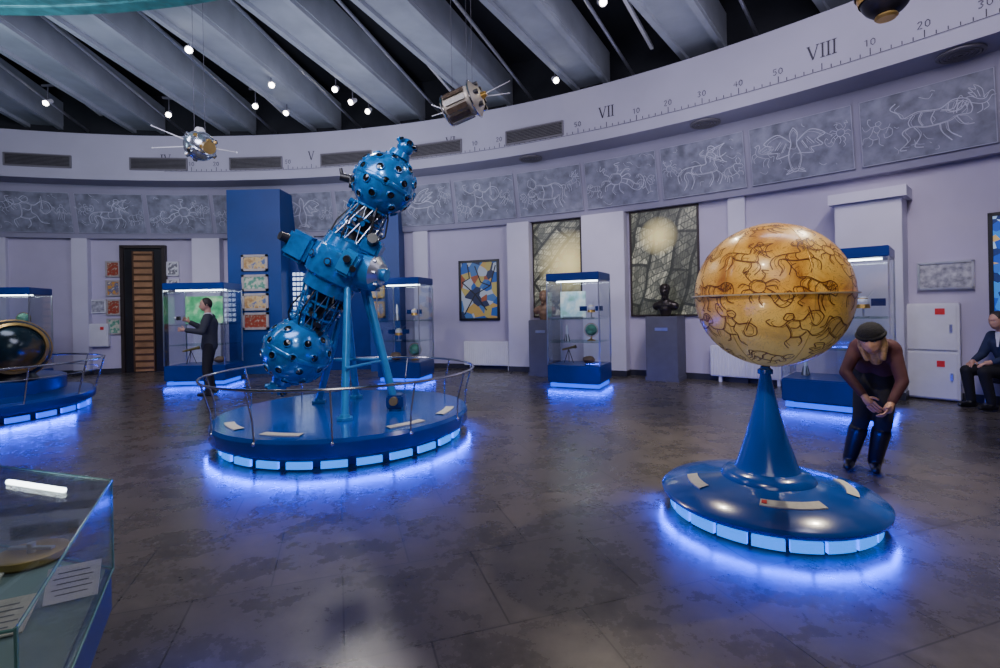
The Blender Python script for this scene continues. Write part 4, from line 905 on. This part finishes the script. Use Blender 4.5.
# ---------------------------------------------------------------- spotlight fixtures
b0=None
for (x,y) in ((-4.98,8.14),(-3.1,9.7),(-2.95,10.3),(-2.8,11.0),(-4.24,9.45),(-5.0,10.4),(-9.0,10.05),(-7.03,10.75),(1.13,9.5),(1.53,7.1),(-8.2,7.6),(-4.6,11.0)):
    k=1.07 if y<10.9 else 1.05; x*=k; y*=k; z=6.12
    if b0 is None:
        T=thing('ceiling_spotlight','small white adjustable ceiling spotlight, switched on','spotlight',(x,y,z),.3,'ceiling spotlights')
        b=M(); b.tube((0,0,.04),(0,0,.34),.010,.010,0,8); b.box((0,0,.36),(.26,.05,.04)); b.done('stem',GREYP,T)
        b=M(); d=Vector((.2,-.8,-.55)).normalized(); b.tube(-d*.12,d*.07,.045,.062,0,18); b.tube(d*.05,d*.09,.066,.066,0,18); b.done('lamp_head',WHITE,T,True)
        b=M(); b.tube(d*.091,d*.096,.052,.052,0,16); b.done('lens',LAMPW,T,True)
        b0=T
    else: copy_tree(b0,(x,y,z),random.uniform(-.6,.6))
# ---------------------------------------------------------------- lights
def area(loc,tgt,e,size,col):
    l=bpy.data.lights.new('hall_area_light','AREA'); l.energy=e; l.size=size; l.color=col; l.shape='DISK'
    o=bpy.data.objects.new('hall_area_light',l); o.location=loc; o.rotation_euler=(Vector(tgt)-Vector(loc)).to_track_quat('-Z','Y').to_euler(); COL.objects.link(o)
def spot(loc,tgt,e,ang,col,r=.08,bl=.4):
    l=bpy.data.lights.new('hall_spot','SPOT'); l.energy=e; l.spot_size=math.radians(ang); l.spot_blend=bl; l.color=col; l.shadow_soft_size=r
    o=bpy.data.objects.new('hall_spot',l); o.location=loc; o.rotation_euler=(Vector(tgt)-Vector(loc)).to_track_quat('-Z','Y').to_euler(); COL.objects.link(o)
LIL=(.84,.79,1.0)
area((-3,4,5.4),(-4,12,1.8),260,3,LIL); area((3,4,5.4),(5,9,2),150,2.5,LIL); area((-7,6,5.4),(-8,13,2),170,2.5,LIL); area((0,-2,5.2),(0,6,0),80,3,(1,.93,.9))
area((-2.5,8.5,3.3),(-4,11.5,7),85,3,(.78,.83,1.0)); area((-8,6,4.2),(-8,9,7),50,2,(.6,.9,1.0)); area((2.5,7,3.6),(2,9,7),35,2,(.8,.8,1.0))
WARM=(1,.86,.66)
spot((-.6,.5,5.6),(GX,GY,1.6),700,24,WARM,.05); spot((4.8,4.9,5.6),(1.4,3.4,.3),760,66,WARM,.04,.8)
spot((.3,1.6,.9),(GX,GY,1.4),34,40,WARM,.15)  # unseen low spot, off the ceiling, lighting the globe from below
spot((-2.6,8.6,5.6),(-1.0,5.0,0),380,72,(1,.93,.87),.06,1.0); spot((-1.0,.8,5.6),(PX,PY,2),680,36,(.92,.95,1),.05)
spot((1.5,7.1,5.6),(.4,4.6,0),480,78,WARM,.05,1.0); spot((-5,6,5.6),(-4.6,5,0),220,80,WARM,.06,1.0)
for x,y in ((-4.2,8.6),(1.1,8.3),(3.0,6.6),(-7,9),(4.6,5)): spot((x,y,5.5),(x*1.1+.3,y+3.4,.9),260,60,(.95,.88,1),.06,.9)
ringlights(PX,PY,1.47,14,-pi-.5,.5,5.5)
ringlights(GX,GY,.73,12,-pi-.5,.9,3.6)
ringlights(LX,LY,1.61,7,-1.9,.1,8.0)
strip(-1.26,1.50,math.atan2(.53,.94),1.0,14.0,z=.30)
w=bpy.data.worlds.new('w'); SC.world=w; w.use_nodes=True; w.node_tree.nodes['Background'].inputs[0].default_value=(.35,.35,.6,1); w.node_tree.nodes['Background'].inputs[1].default_value=.12
# ---------------------------------------------------------------- camera
cam=bpy.data.cameras.new('camera'); co=bpy.data.objects.new('camera',cam); COL.objects.link(co); SC.camera=co
cam.lens=18; cam.sensor_width=36; cam.shift_y=-.026; cam.clip_start=.05
co.matrix_world=Matrix.Translation((0,0,1.5))@Matrix.Rotation(math.radians(1.15),4,'Y')@Matrix.Rotation(pi/2,4,'X')
